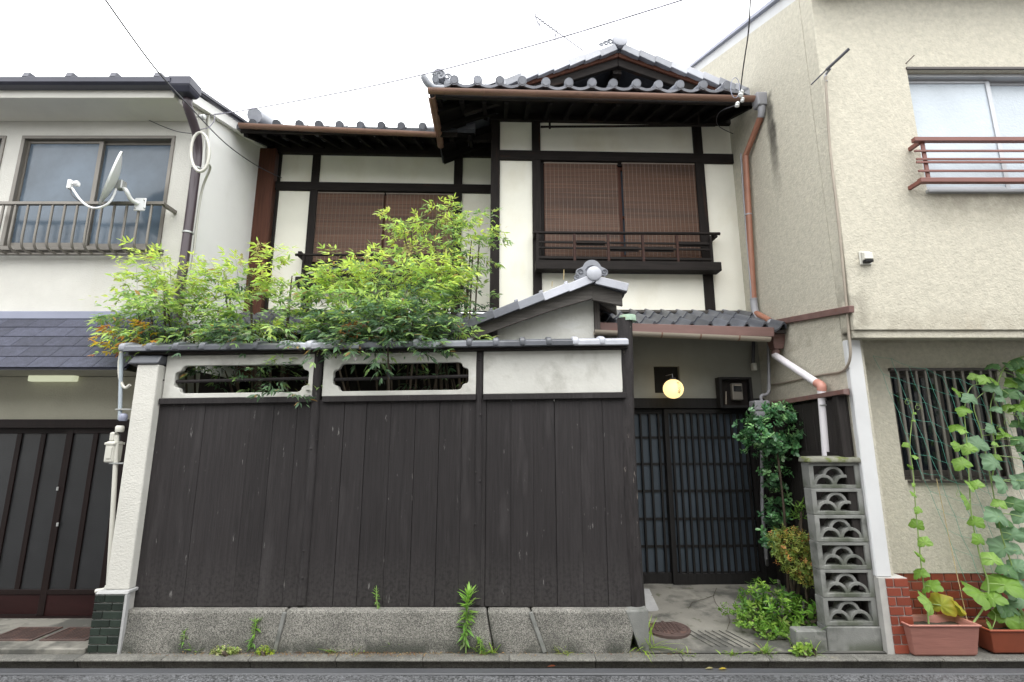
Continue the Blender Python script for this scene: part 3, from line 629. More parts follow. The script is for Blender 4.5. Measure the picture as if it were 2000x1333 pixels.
for i in range(15):
    x = eL + .10 + i * (eR - eL - .15) / 14
    MB().beam((x, EY + .03, rafz), (x, HY + .02, rafz + .4 * (HY - EY)), .045, .06).build('rafter', M['eaveshade'], roof)
MB().hexa([(eL + .02, EY + .01, rafz + .036), (eR, EY + .01, rafz + .036), (eR, HY + .05, rafz + .036 + .416 * .79), (eL + .02, HY + .05, rafz + .036 + .416 * .79), (eL + .02, EY + .01, rafz + .05), (eR, EY + .01, rafz + .05), (eR, HY + .05, rafz + .05 + .416 * .79), (eL + .02, HY + .05, rafz + .05 + .416 * .79)]).build('soffit_board', M['eaveshade'], roof)
for k in range(6):                                 # side eave rafters
    y = EY + .25 + k * .3
    MB().beam((eL + .04, y, rafz), (xr[0] + .05, y, rafz + gs * (xr[0] - eL)), .045, .06).build('rafter', M['eaveshade'], roof)
MB().hexa([(eL + .02, EY + .2, rafz + .036), (xr[0] + .1, EY + .2, rafz + .036 + gs * .85), (xr[0] + .1, 8, rafz + .036 + gs * .85), (eL + .02, 8, rafz + .036), (eL + .02, EY + .2, rafz + .05), (xr[0] + .1, EY + .2, rafz + .05 + gs * .85), (xr[0] + .1, 8, rafz + .05 + gs * .85), (eL + .02, 8, rafz + .05)]).build('soffit_board', M['eaveshade'], roof)
part('fascia', M['timberh'], house, eL + .03, eR, EY + .0, EY + .03, ze - .11, ze - .01)
# half-round gutter
def gutter(name, a, b, r, mt, par, brk=()):
    a, b = Vector(a), Vector(b); d = b - a; n = 10; m = MB()
    side = Vector((d.y, -d.x, 0)).normalized()
    ring = [side * (r * math.cos(math.pi + math.pi * k / n)) + Vector((0, 0, r * math.sin(math.pi + math.pi * k / n))) for k in range(n + 1)]
    ring2 = [q * .9 for q in ring[::-1]]; rr = ring + ring2; N_ = len(rr)
    m.add([a + q for q in rr] + [b + q for q in rr], [list(range(N_)), list(range(2 * N_ - 1, N_ - 1, -1))] + [(i, (i + 1) % N_, (i + 1) % N_ + N_, i + N_) for i in range(N_)])
    g = m.build(name, mt, par, smooth=50)
    for t in brk:
        c = a + d * t; w2 = d.normalized() * .007; s = MB()
        rb = [q * 1.05 for q in ring] + [q * 1.005 for q in ring[::-1]]
        s.add([c - w2 + q for q in rb] + [c + w2 + q for q in rb], [list(range(N_)), list(range(2 * N_ - 1, N_ - 1, -1))] + [(i, (i + 1) % N_, (i + 1) % N_ + N_, i + N_) for i in range(N_)])
        s.build('bracket', M['copper'], g)
    return g
GYY = EY - .055
gutter('gutter', H(836, 176, GYY), H(1472, 192, GYY), .041, M['copper'], house, (.05, .17, .33, .5, .66, .83, .95))
a = H(842, 182, GYY); gutter('gutter', a + Vector((0, .03, 0)), (a.x, 5.6, a.z - .01), .041, M['copper'], house, (.3, .7))
# gable
bb = MB(); gy = GY + .03
def slanted(x0, z0, x1, z1, h_, y0, y1, dz=0):
    return [(x0, y0, z0 - h_ + dz), (x1, y0, z1 - h_ + dz), (x1, y1, z1 - h_ + dz), (x0, y1, z0 - h_ + dz), (x0, y0, z0 + dz), (x1, y0, z1 + dz), (x1, y1, z1 + dz), (x0, y1, z0 + dz)]
gxl, gxr = eL + hipx + .05, 2.60
zg = lambda x: zr_ - abs(x - rx_) * gs
MB().hexa(slanted(gxl, zg(gxl), rx_ - .002, zr_, .15, gy, gy + .05, -.052)).build('bargeboard', M['timberh'], roof, bev=.004)
MB().hexa(slanted(rx_ + .002, zr_, gxr, zg(gxr), .15, gy, gy + .05, -.052)).build('bargeboard', M['timberh'], roof, bev=.004)
MB().hexa(slanted(gxl, zg(gxl), rx_ - .002, zr_, .05, gy - .03, gy - .002, -.055)).build('verge_strip', M['redwood'], roof, bev=.004)
MB().hexa(slanted(rx_ + .002, zr_, gxr, zg(gxr), .05, gy - .03, gy - .002, -.055)).build('verge_strip', M['redwood'], roof, bev=.004)
MB().prism([(gxl, ze - .02), (gxr, ze - .02), (gxr, zg(gxr) - .06), (rx_, zr_ - .06), (gxl, zg(gxl) - .06)], 5.6, 5.66).build('gable_wall', M['timber'], roof)
for xo in (-.72, 0, .72):
    part('purlin', M['timber'], roof, rx_ + xo - .05, rx_ + xo + .05, gy + .055, 5.6, zg(rx_ + xo) - .26, zg(rx_ + xo) - .14)
ga = math.atan(gs)
vt = MB().hexa([(-.008, -.05, -.05), (.20, -.05, -.075), (.20, .16, -.02), (-.008, .16, -.02), (-.008, -.05, .032), (.20, -.05, .012), (.20, .16, .012), (-.008, .16, .032)])
vm = [vt.mesh('verge_tile', M[q], bev=.006, seg=2) for q in ('tile', 'paletile')]
for sgn in (-1, 1):
    n = 9 if sgn < 0 else 8
    for i in range(n):
        d = .05 + i * .178; x = rx_ + sgn * d
        if x < gxl - .05 or x > gxr - .08: continue
        link('verge_tile', vm[1 if random.random() < .6 else 0], None, roof, (x, GY - .02, zg(x) - .01 + .012 * (i % 2) * 0), (0, ga, 0) if sgn > 0 else (0, -ga, 0), (1 if sgn > 0 else -1, 1, 1))
# ridge end: disc and openwork side scroll
rg = MB().tube([(rx_, GY - .04, zr_ + .055), (rx_, 8.4, zr_ + .055)], .068, 14).build('ridge', M['tile'], roof, smooth=50)
MB().lathe([(0, -.03), (.066, -.03), (.085, -.02), (.088, 0), (.085, .03), (.04, .04)], (rx_ + .01, GY - .06, zr_ + .06), (0, 1, 0), 24).build('ridge_disc', M['paletile'], rg, smooth=40)
def scroll(m, c, r, turns, rad, sgn=1, y=0):
    pts = []
    for i in range(26):
        t = i / 25; a = t * turns * 2 * math.pi; q = r * (1 - .75 * t)
        pts.append((c[0] + sgn * q * math.cos(a), y, c[1] + q * math.sin(a)))
    m.tube(pts, rad, 6)
sm = MB()
for k in range(3): scroll(sm, (rx_ - .10 - k * .05, zr_ + .05 - k * .022), .035 - .006 * k, 1.3, .010, -1, GY - .04)
sm.build('ridge_scroll', M['tile'], rg, smooth=60)
# hip ridge with scroll end and upturned corner tile
hp = MB(); h0 = Vector((eL + .02, EY - .02, ze + .06)); h1 = Vector((eL + .40, EY + .40 * gs / .4, ze + .05 + .40 * gs))
hd = (h1 - h0).normalized()
hp.tube([h0 + hd * .12 + Vector((0, 0, .06)), h1 + Vector((0, 0, .05))], .05, 12)
hp.beam(h0 + hd * .13, h1, .11, .07)
hip = hp.build('hip_ridge', M['tile'], roof, smooth=45)
sm = MB(); c = h0 + hd * .10 + Vector((.02, -.05, .045))
sm.lathe([(0, -.03), (.05, -.03), (.062, -.015), (.062, .02)], c + Vector((0, 0, .01)), (0, 1, 0), 18)
scroll(sm, (c.x, c.z + .01), .07, 1.6, .012, -1, c.y - .03); scroll(sm, (c.x + .085, c.z - .01), .038, 1.3, .010, 1, c.y - .03)
sm.build('hip_scroll', M['tile'], hip, smooth=50)
MB().tube(spline([H(868, 173, EY - .05), H(848, 172, EY - .06), H(835, 163, EY - .08), H(826, 148, EY - .10)], 5), [.03] * 3 + [.033] * 5 + [.036] * 5 + [.034] * 2 + [.024], 10).build('corner_tile', M['tile'], hip, smooth=60)
# left roof
EL2 = LY - .75; zl = hz(660, 247, EL2); lL, lR = H(470, 245, EL2).x, eL + .45
rf = MB(); slab([(lL - .05, EL2, zl), (lR, EL2, zl), (lR, 9, zl + .4 * (9 - EL2)), (lL - .05, 9, zl + .4 * (9 - EL2))])
roof2 = rf.build('lower_wing_roof', M['darktile'], house)
for u in (497, 541, 585, 626, 665, 705, 745, 785, 825): link('eave_tile', em[1], None, roof2, (H(u, 243, EL2).x + random.uniform(-.01, .01), EL2 - .02, zl - .012), (SLP, random.uniform(-.05, .05), random.uniform(-.03, .03)))
for r in range(1, 2):
    for u in (497, 541, 585, 626, 665, 705, 745, 785, 825): link('eave_tile', em[1], None, roof2, (H(u, 243, EL2).x, EL2 - .02 + r * .26, zl - .004 + r * .104), (SLP - .03, 0, 0))
MB().tube([(lL + .16, EL2 - .03, zl + .10), (lL + .16, EL2 + .5, zl + .30)], .085, 14).build('ridge_end_tile', M['tile'], roof2, smooth=50)
MB().hexa([(lR - .75, EL2 + .1, zl + .05), (lR, EL2 + .1, zl + .05), (lR, EL2 + .6, zl + .25), (lR - .75, EL2 + .6, zl + .25), (lR - .75, EL2 + .12, zl + .07), (lR, EL2 + .12, zl + .17), (lR, EL2 + .6, zl + .34), (lR - .75, EL2 + .6, zl + .27)]).build('valley_tile', M['tile'], roof2)
for i in range(13):
    x = lL + .05 + i * (lR - lL) / 12.5
    MB().beam((x, EL2 + .03, zl - .10), (x, LY + .02, zl - .10 + .4 * (LY - EL2)), .045, .06).build('rafter', M['eaveshade'], roof2)
MB().hexa([(lL, EL2 + .01, zl - .065), (lR, EL2 + .01, zl - .065), (lR, LY + .05, zl + .26), (lL, LY + .05, zl + .26), (lL, EL2 + .01, zl - .05), (lR, EL2 + .01, zl - .05), (lR, LY + .05, zl + .275), (lL, LY + .05, zl + .275)]).build('soffit_board', M['eaveshade'], roof2)
part('fascia', M['timberh'], house, lL, lR - .2, EL2, EL2 + .03, zl - .10, zl - .005)
gutter('gutter', H(468, 244, EL2 - .05), H(852, 262, EL2 - .05), .041, M['copper'], house, (.08, .3, .55, .8))
# pent roofs over the ground floor
def pantile(w_, ln):
    m = MB(); n = 14; top = []
    for i in range(n + 1):
        a = i / n; x = a * w_ * 1.08
        z = -.034 * math.sin(min(a / .68, 1) * math.pi) if a < .68 else .046 * math.sin((a - .68) / .32 * math.pi)
        top.append((x, z))
    m.prism(top + [(x, z - .022) for x, z in top[::-1]], 0, ln, 'y'); return m
pm = pantile(.178, .37).mesh('pantile', M['darktile'], smooth=40)
pe = 4.66; zpe = hz(1350, 640, pe); pxL, pxR = H(1165, 630, pe).x, 2.60; sp = math.atan(.42)
pr_ = MB().hexa([(pxL, pe, zpe - .05), (pxR, pe, zpe - .05), (pxR, HY - .04, zpe - .05 + .42 * .79), (pxL, HY - .04, zpe - .05 + .42 * .79), (pxL, pe, zpe - .02), (pxR, pe, zpe - .02), (pxR, HY - .04, zpe - .02 + .42 * .79), (pxL, HY - .04, zpe - .02 + .42 * .79)]).build('entrance_roof', M['timberh'], house)
for r in range(3):
    x = pxR - .19
    while x > pxL - .1:
        link('pantile', pm, None, pr_, (x + random.uniform(-.003, .003), pe - .02 + r * .275, zpe + .012 + r * .275 * .42 + random.uniform(-.002, .003)), (sp - .045, 0, 0)); x -= .178
part('wall_flashing', M['greywood'], house, pxL, 2.63, HY - .06, HY - .002, zBt - .004, zBt + .028)
MB().hexa([H(1168, 649, pe - .03), H(1512, 658, pe - .03), H(1512, 658, pe + .02), H(1168, 649, pe + .02), H(1168, 630, pe - .03), H(1512, 640, pe - .03), H(1512, 640, pe + .02), H(1168, 630, pe + .02)]).build('eave_flashing', M['rust'], house, bev=.004)
gutter('gutter', H(1160, 646, pe - .07), H(1502, 660, pe - .07), .042, M['beigepipe'], house, (.15, .38, .6, .82))
# left pent roof behind the shrubs
p2 = LY - .85; z2 = zLB - .06 - .42 * .85
pr2 = MB().hexa([(xl[0] - .1, p2, z2 - .05), (xr[0], p2, z2 - .05), (xr[0], LY, zLB - .09), (xl[0] - .1, LY, zLB - .09), (xl[0] - .1, p2, z2 - .02), (xr[0], p2, z2 - .02), (xr[0], LY, zLB - .05), (xl[0] - .1, LY, zLB - .05)]).build('garden_pent_roof', M['darktile'], house)
for r in range(3):
    x = xr[0] - .19
    while x > xl[0] - .1: link('pantile', pm, None, pr2, (x, p2 - .02 + r * .27, z2 + .012 + r * .27 * .42), (sp - .045, 0, 0)); x -= .178
# --- entrance: plaster wall, small window, lattice door
DY = 5.27
dzt, dzb = zz(797, DY, 1370), .085
exl, exr = .90, 2.64
wx0, wx1, wz0, wz1 = H(1278, 742, DY).x, H(1328, 742, DY).x, hz(1302, 768, DY), hz(1302, 716, DY)
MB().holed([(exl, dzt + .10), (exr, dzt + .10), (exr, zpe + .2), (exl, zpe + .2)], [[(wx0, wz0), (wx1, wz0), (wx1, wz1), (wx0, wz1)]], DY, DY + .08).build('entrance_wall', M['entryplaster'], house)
part('small_window', M['black'], house, wx0 - .01, wx1 + .01, DY + .05, DY + .06, wz0 - .01, wz1 + .01)
part('lintel', M['lattice'], house, exl, exr, DY - .035, DY + .07, dzt - .005, dzt + .10)
part('jamb', M['lattice'], house, exl - .05, exl + .06, DY - .03, DY + .07, .02, dzt); part('jamb', M['lattice'], house, 2.50, 2.60, DY - .03, DY + .07, .02, dzt)
part('threshold', M['kerb'], house, exl, 2.62, DY - .06, DY + .1, .02, .088)
def lattice_door(x0, x1, Y, nb):
    z0, z1 = dzb + .005, dzt - .01; s = .045; m = MB()
    for (a, b, c, d) in ((x0, x0 + s, z0, z1), (x1 - s, x1, z0, z1), (x0 + s, x1 - s, z1 - .05, z1), (x0 + s, x1 - s, z0, z0 + .10)): m.box(a, b, Y, Y + .032, c, d)
    dr = m.build('lattice_door', M['lattice'], house, bev=.003)
    for i in range(nb):
        x = x0 + s + (i + .5) * (x1 - x0 - 2 * s) / nb; MB().box(x - .010, x + .010, Y - .004, Y + .022, z0 + .10, z1 - .05).build('lattice_bar', M['lattice'], dr, bev=.002)
    for v in (855, 907, 960, 1015, 1069, 1122):
        z = zz(v, Y, 1370); MB().box(x0 + s, x1 - s, Y + .0225, Y + .03, z - .012, z + .012).build('cross_rail', M['lattice'], dr)
    zs = [z0 + .1] + [zz(v, Y, 1370) for v in (1122, 1069, 1015, 960, 907, 855)][1:] + [z1 - .05]
    for a, b in zip(zs, zs[1:]): MB().box(x0 + s - .005, x1 - s + .005, Y + .034, Y + .037, a, b).build('pane', M['glassB'], dr)
    return dr
xm = H(1308, 970, DY).x
lattice_door(exl + .06, xm + .03, DY + .03, 6); d2 = lattice_door(xm - .015, 2.50, DY - .012, 12)
part('door_back', M['black'], house, exl, 2.6, DY + .12, DY + .13, .09, dzt)
# --- downpipes on the right end (brown, then white)
AX = 2.60
pb = MB(); q0 = H(1486, 200, GYY)
zb0 = q0.z
gb = MB().hexa([(q0.x - .055, GYY - .05, zb0 - .06), (q0.x + .055, GYY - .05, zb0 - .06), (q0.x + .055, GYY + .06, zb0 - .06), (q0.x - .055, GYY + .06, zb0 - .06), (q0.x - .075, GYY - .07, zb0 + .075), (q0.x + .075, GYY - .07, zb0 + .075), (q0.x + .075, GYY + .07, zb0 + .075), (q0.x - .075, GYY + .07, zb0 + .075)]).build('gutter_box', M['greypipe'], house, bev=.012, seg=2)
MB().tube([(q0.x, GYY, zb0 - .05), (q0.x, GYY, zb0 - .11), (q0.x, GYY + .03, zb0 - .16)], [.042, .038, .034], 12).build('elbow', M['greypipe'], gb, smooth=50)
def hx_(u, v): return PX(u, v, AX)
def hl(p): return _RI @ (Vector(p) - HPIV) + HPIV      # street frame -> house frame
top = Vector((q0.x, GYY + .03, zb0 - .15))
low = hl(PX(1456, 305, AX))
dp = MB().tube([top, low, hl(PX(1472, 588, AX))], .033, 12).build('downpipe', M['pipe'], house, smooth=40, label='brown downpipe down the house corner')
for (u, v) in ((1462, 420), (1472, 585)): p = hl(PX(u, v, AX)); MB().lathe([(.036, -.008), (.039, -.008), (.039, .008), (.036, .008)], p, n=14).build('pipe_clip', M['greypipe'], dp)
s1, s2, s3 = hl(PX(1473, 598, AX)), hl(PX(1476, 612, AX)), hl(PX(1505, 628, AX))
MB().tube([hl(PX(1472, 586, AX)), s1, s2], .037, 12).build('elbow', M['greypipe'], dp, smooth=50)
MB().tube([s2, s3], .033, 12).build('pipe_offset', M['pipe'], dp, smooth=50)
s4, s5 = hl(PX(1508, 640, AX)), hl(PX(1510, 662, AX))
MB().tube([s3, hl(PX(1507, 632, AX)), s4], .037, 12).build('elbow', M['greypipe'], dp, smooth=50)
MB().tube([s4, s5], .033, 12).build('pipe_drop', M['pipe'], dp, smooth=50)
hc = hl(PX(1514, 655, AX)); zh0 = hl(PX(1514, 684, AX)).z
MB().hexa([(hc.x - .045, hc.y - .045, zh0), (hc.x + .045, hc.y - .045, zh0), (hc.x + .045, hc.y + .045, zh0), (hc.x - .045, hc.y + .045, zh0), (hc.x - .07, hc.y - .07, hc.z), (hc.x + .075, hc.y - .07, hc.z), (hc.x + .075, hc.y + .07, hc.z), (hc.x - .07, hc.y + .07, hc.z)]).build('rain_hopper', M['rust'], dp, bev=.005)
w0, w1, w2 = hl(PX(1513, 694, AX - .02)), hl(PX(1604, 754, AX - .02)), hl(PX(1616, 910, AX - .02))
MB().tube([(hc.x, hc.y, zh0), w0], [.04, .036], 12).build('hopper_neck', M['rust'], dp, smooth=50)
wp = MB().tube([w0, w0.lerp(w1, .94)], .033, 14).build('white_pipe', M['whitepipe'], dp, smooth=50)
e0, e1 = w0.lerp(w1, .92), w1.lerp(w2, .06)
MB().tube(spline([e0, w1, e1], 5), .037, 14).build('pink_elbow', mat('pink_elbow', (.50, .24, .19), .45, .1), dp, smooth=50)
MB().tube([e1, w2], .033, 14).build('white_pipe', M['whitepipe'], dp, smooth=50)
cl = hl(PX(1607, 792, AX - .02)); MB().tube([cl + Vector((-.04, -.02, 0)), cl + Vector((.0, -.042, 0)), cl + Vector((.04, -.02, 0)), cl + Vector((.09, .02, -.01))], .006, 6).build('pipe_clip', M['zinc'], dp)
# thin grey conduit beside the downpipe
MB().tube(spline([hl(PX(u, v, AX - .03)) for u, v in ((1447, 300), (1455, 420), (1466, 560), (1468, 600), (1478, 622), (1496, 640), (1501, 700))], 5), .009, 8).build('conduit', M['greypipe'], house, smooth=60)
house.rotation_euler.z = HROT
# --- bamboo blinds: separate hanging things
def blind(u0, u1, v0, v1, Y, label, sag_=0):
    a, b = H(u0, (v0 + v1) / 2, Y), H(u1, (v0 + v1) / 2, Y); z1, z0 = hz((u0 + u1) / 2, v0, Y), hz((u0 + u1) / 2, v1, Y)
    t = thing('bamboo_blind', label, 'blind', HPIV, 'bamboo blinds at the upper windows'); m = MB()
    n = int((z1 - z0 - .03) / .0075)
    for i in range(n):
        z = z0 + .01 + i * .0075; sk = .004 * math.sin(i * .13 + u0) + sag_ * (1 - i / n) ** 3
        y = Y + .004 * math.sin(i * .07 + u0)
        m.hexa([(a.x, y, z), (b.x, y + .002, z + sk), (b.x, y + .006, z + sk), (a.x, y + .004, z), (a.x, y, z + .0062), (b.x, y + .002, z + sk + .0062), (b.x, y + .006, z + sk + .0062), (a.x, y + .004, z + .0062)])
    o = m.build('slats', M['blind'], t); o['kind'] = 'stuff'
    m = MB(); x = a.x + .02
    while x < b.x - .01: m.box(x - .0012, x + .0012, Y - .007, Y - .004, z0, z1 - .01); x += .049
    o = m.build('cords', M['cord'], t); o['kind'] = 'stuff'
    MB().box(a.x - .005, b.x + .005, Y - .004, Y + .012, z1 - .022, z1 - .008).build('head_rail', M['cord'], t, bev=.002)
    MB().box(a.x, b.x, Y - .004, Y + .01, z0 - .006, z0 + .01).build('bottom_rail', M['blind'], t, bev=.002)
    t.rotation_euler.z = HROT
blind(1064, 1209, 317, 504, HY - .005, 'brown bamboo blind in the left half of the window above the tile-roofed entrance')
blind(1219, 1364, 318, 502, HY - .005, 'brown bamboo blind with pale streaks, right half of the window above the entrance', .01)
blind(613, 747, 375, 512, LY - .005, 'brown bamboo blind beside the cream panel, left half of the recessed window', .05)
blind(751, 884, 377, 520, LY - .005, 'brown bamboo blind partly hidden behind the tall bright shrub')
# laundry pole under the eave
lp = thing('drying_pole', 'thin dark drying pole hung under the upper eave', 'pole', H(1230, 247, HY - .25))
MB().tube([H(1058, 246, HY - .25), H(1396, 250, HY - .25)], .013, 8).build('rod', M['timberh'], lp, smooth=50)
for u in (1076, 1366): p = H(u, 247, HY - .25); MB().box(p.x - .012, p.x + .012, p.y - .008, p.y + .008, p.z - .02, p.z + .40).build('hanger', M['timber'], lp)
# ================================================================ SMALL TILED GARDEN ANNEX behind the fence
AY = 4.42                                          # verge plane; wall behind it
anx = thing('garden_annex', 'small plastered annex with its own tiled gable roof behind the fence', 'annex', (.55, 4.9, 0))
rp = P(1157, 548, AY); lf = P(866, 652, AY); rt = P(1222, 566, AY)
sl_l = (rp.z - lf.z) / (rp.x - lf.x); sl_r = (rp.z - rt.z) / (rt.x - rp.x); AB = 5.35
def slope_slab(p, q, y0, y1, t0, t1): 
    return MB().hexa([(p.x, y0, p.z + t0), (q.x, y0, q.z + t0), (q.x, y1, q.z + t0), (p.x, y1, p.z + t0), (p.x, y0, p.z + t1), (q.x, y0, q.z + t1), (q.x, y1, q.z + t1), (p.x, y1, p.z + t1)])
ar = slope_slab(lf, rp, AY, AB, -.03, .0).build('roof', M['darktile'], anx)
slope_slab(rp, rt, AY, AB, -.03, .0).build('roof_slope', M['darktile'], ar)
aw = AY + .20; wl, wr = xx(972, 630, aw), xx(1160, 630, aw)
zr2 = lambda x: (rp.z - (rp.x - x) * sl_l if x < rp.x else rp.z - (x - rp.x) * sl_r) - .04
MB().prism([(wl, 1.6), (wr, 1.6), (wr, zr2(wr)), (min(rp.x, wr), zr2(min(rp.x, wr)) - .001), (wl, zr2(wl))], aw, aw + .07).build('gable_wall', M['wallplaster'], anx)
MB().box(wr, wr + .055, aw - .03, aw + .06, 1.6, zr2(wr) - .005).build('post', M['greypost'], anx, bev=.006)
MB().box(wr - .02, wr + .03, aw + .07, AB, 1.6, zr2(wr) - .01).build('side_wall', M['greypost'], anx)
x0 = xx(955, 650, aw); MB().box(wl - .055, wl, aw - .05, aw + .06, 1.6, zr2(wl) - .02).build('post', M['greypost'], anx, bev=.006)
MB().box(wl - .10, wl + .05, aw - .06, aw + .02, zz(641, aw), zz(631, aw)).build('bracket', M['greywood'], anx, bev=.004)
# barge boards, swelling towards the ridge
m = MB(); n = 14
for i in range(n):
    a, b = i / n, (i + 1) / n
    pa, pb_ = lf.lerp(rp, a), lf.lerp(rp, b); h = lambda t: .125 - .02 * math.sin(t * math.pi) + .05 * max(0, t - .8)
    m.add([(pa.x, AY + .02, pa.z - h(a) - .03), (pb_.x, AY + .02, pb_.z - h(b) - .03), (pb_.x, AY + .02, pb_.z - .03), (pa.x, AY + .02, pa.z - .03), (pa.x, AY + .055, pa.z - h(a) - .03), (pb_.x, AY + .055, pb_.z - h(b) - .03), (pb_.x, AY + .055, pb_.z - .03), (pa.x, AY + .055, pa.z - .03)],
          [(0, 1, 2, 3), (7, 6, 5, 4), (0, 4, 5, 1), (3, 2, 6, 7)] + ([(0, 3, 7, 4)] if i == 0 else []) + ([(1, 5, 6, 2)] if i == n - 1 else []))
m.build('bargeboard', M['greywood'], ar)
q = rt - Vector((.03, 0, 0))
MB().hexa([(rp.x, AY + .018, rp.z - .18), (q.x, AY + .018, q.z - .15), (q.x, AY + .05, q.z - .15), (rp.x, AY + .05, rp.z - .18), (rp.x, AY + .018, rp.z - .03), (q.x, AY + .018, q.z - .03), (q.x, AY + .05, q.z - .03), (rp.x, AY + .05, rp.z - .03)]).build('bargeboard', M['greywood'], ar, bev=.003)
MB().hexa([(wr + .05, aw - .02, zr2(wr) - .11), (q.x - .02, aw - .02, q.z - .19), (q.x - .02, aw + .03, q.z - .19), (wr + .05, aw + .03, zr2(wr) - .11), (wr + .05, aw - .02, zr2(wr) - .01), (q.x - .02, aw - .02, q.z - .06), (q.x - .02, aw + .03, q.z - .06), (wr + .05, aw + .03, zr2(wr) - .01)]).build('brace', M['greywood'], ar, bev=.003)
for k in range(4): MB().beam((wr + .03, aw + .12 + k * .2, zr2(wr) - .05), (q.x - .01, aw + .12 + k * .2, q.z - .07), .03, .035).build('rafter', M['greypost'], ar)
# verge tiles: five on the long slope, one on the short
al, ar_ = math.atan(sl_l), math.atan(sl_r); L = (rp.x - lf.x)
def vtile(ln): return MB().hexa([(0, -.05, -.055), (ln, -.05, -.045), (ln, .16, -.01), (0, .16, -.01), (0, -.05, .022), (ln, -.05, .034), (ln, .16, .034), (0, .16, .022)])
k = 6; st = L / k
for i in range(k):
    x = lf.x + i * st - .01; mt = M['paletile'] if i >= 4 else M['tile'] if i == 3 else M['darktile']
    me = vtile(st / math.cos(al) + .012).mesh('verge_tile', mt, bev=.006, seg=2)
    link('verge_tile', me, None, ar, (x, AY - .01, lf.z + (x - lf.x) * sl_l + .012), (0, -al, 0))
    nub = MB().box(-.018, .018, -.045, .14, .03, .05).mesh('verge_step', mt, bev=.006, seg=2)
    if i: link('verge_step', nub, None, ar, (x + .0, AY - .01, lf.z + (x - lf.x) * sl_l + .012), (0, -al, 0))
me = vtile((rt.x - rp.x) / math.cos(ar_) - .02).mesh('verge_tile', M['paletile'], bev=.006, seg=2)
link('verge_tile', me, None, ar, (rp.x + .03, AY - .01, rp.z + .012 - .03 * sl_r), (0, ar_, 0))
# right eave tile noses running back
for k in range(4):
    y = AY + .06 + k * .23
    link('eave_tile', em[1], None, ar, (rt.x + .015, y, rt.z + .005), (R(14), 0, R(90)), (.8, .8, .8))
# ridge and ornamental ridge-end tile
rdg = MB().tube([(rp.x, AY - .03, rp.z + .05), (rp.x, AB, rp.z + .05)], .06, 14).build('ridge', M['tile'], anx, smooth=50)
c = P(1160, 535, AY - .06)
MB().lathe([(0, -.022), (.055, -.022), (.066, -.014), (.068, .02), (.05, .04)], c, (0, 1, 0), 28).build('ridge_disc', M['paletile'], rdg, smooth=40)
ol = arc((c.x - .005, c.z + .065), .072, -10, 190, 16)
pts = arc((c.x + .10, c.z + .022), .034, -120, 60, 8) + arc((c.x - .012, c.z + .055), .085, 15, 165, 16) + arc((c.x - .125, c.z + .022), .036, 100, 250, 8) + arc((c.x - .150, c.z - .025), .030, 90, 270, 6)
on = MB().prism(pts + [(c.x - .05, c.z - .03), (c.x + .05, c.z - .03)], c.y + .02, c.y + .05).build('ornament', M['tile'], rdg, bev=.005, seg=2)
m = MB(); scroll(m, (c.x + .10, c.z + .022), .026, 1.25, .006, 1, c.y + .018); scroll(m, (c.x - .118, c.z + .024), .030, 1.25, .007, -1, c.y + .018); scroll(m, (c.x - .150, c.z - .02), .022, 1.1, .005, -1, c.y + .018)
m.tube([(x, c.y + .018, z) for x, z in arc((c.x - .012, c.z + .02), .062, 20, 160, 14)], .007, 6)
m.build('scrollwork', M['darktile'], on, smooth=60)
for (u, v, h) in ((1101, 527, .10), (1078, 540, .05)):
    p = P(u, v + 20, AY + .06); MB().tube([p, p + Vector((.004, 0, h))], .004, 5).build('twig', M['string'], ar)

# ================================================================ LEFT NEIGHBOUR HOUSE
LX, LYF = -3.24, 4.65
lh = thing('white_house', 'white stucco house with shingled porch roof and satellite dish, cut by the left edge', 'house', (-4.6, LYF, 0))
zs0, zs1 = zz(607, LYF), zz(240, LYF)
wxa, wxb = xx(22, 380, LYF), xx(328, 380, LYF); wza, wzb = zz(488, LYF), zz(266, LYF)
MB().holed([(-8, zs0 - .3), (LX, zs0 - .3), (LX, zs1 + .3), (-8, zs1 + .3)], [[(wxa, wza), (wxb, wza), (wxb, wzb), (wxa, wzb)], [(-6.6, wza), (wxa - .165, wza), (wxa - .165, wzb), (-6.6, wzb)]], LYF, LYF + .14).build('front_wall', M['stuccoL'], lh)
def LR(y): return 4.97 + .27 * (y - 4.65)
MB().prism([(LYF + .14, 0), (9, 0), (9, LR(9) - .12), (LYF + .14, LR(LYF + .14) - .12)], LX - .15, LX, 'x').build('side_wall', M['sideL'], lh)
MB().box(-8, LX, LYF + .0, LYF + .14, 1.5, zs0 - .3).build('lower_wall', M['bandL'], lh)
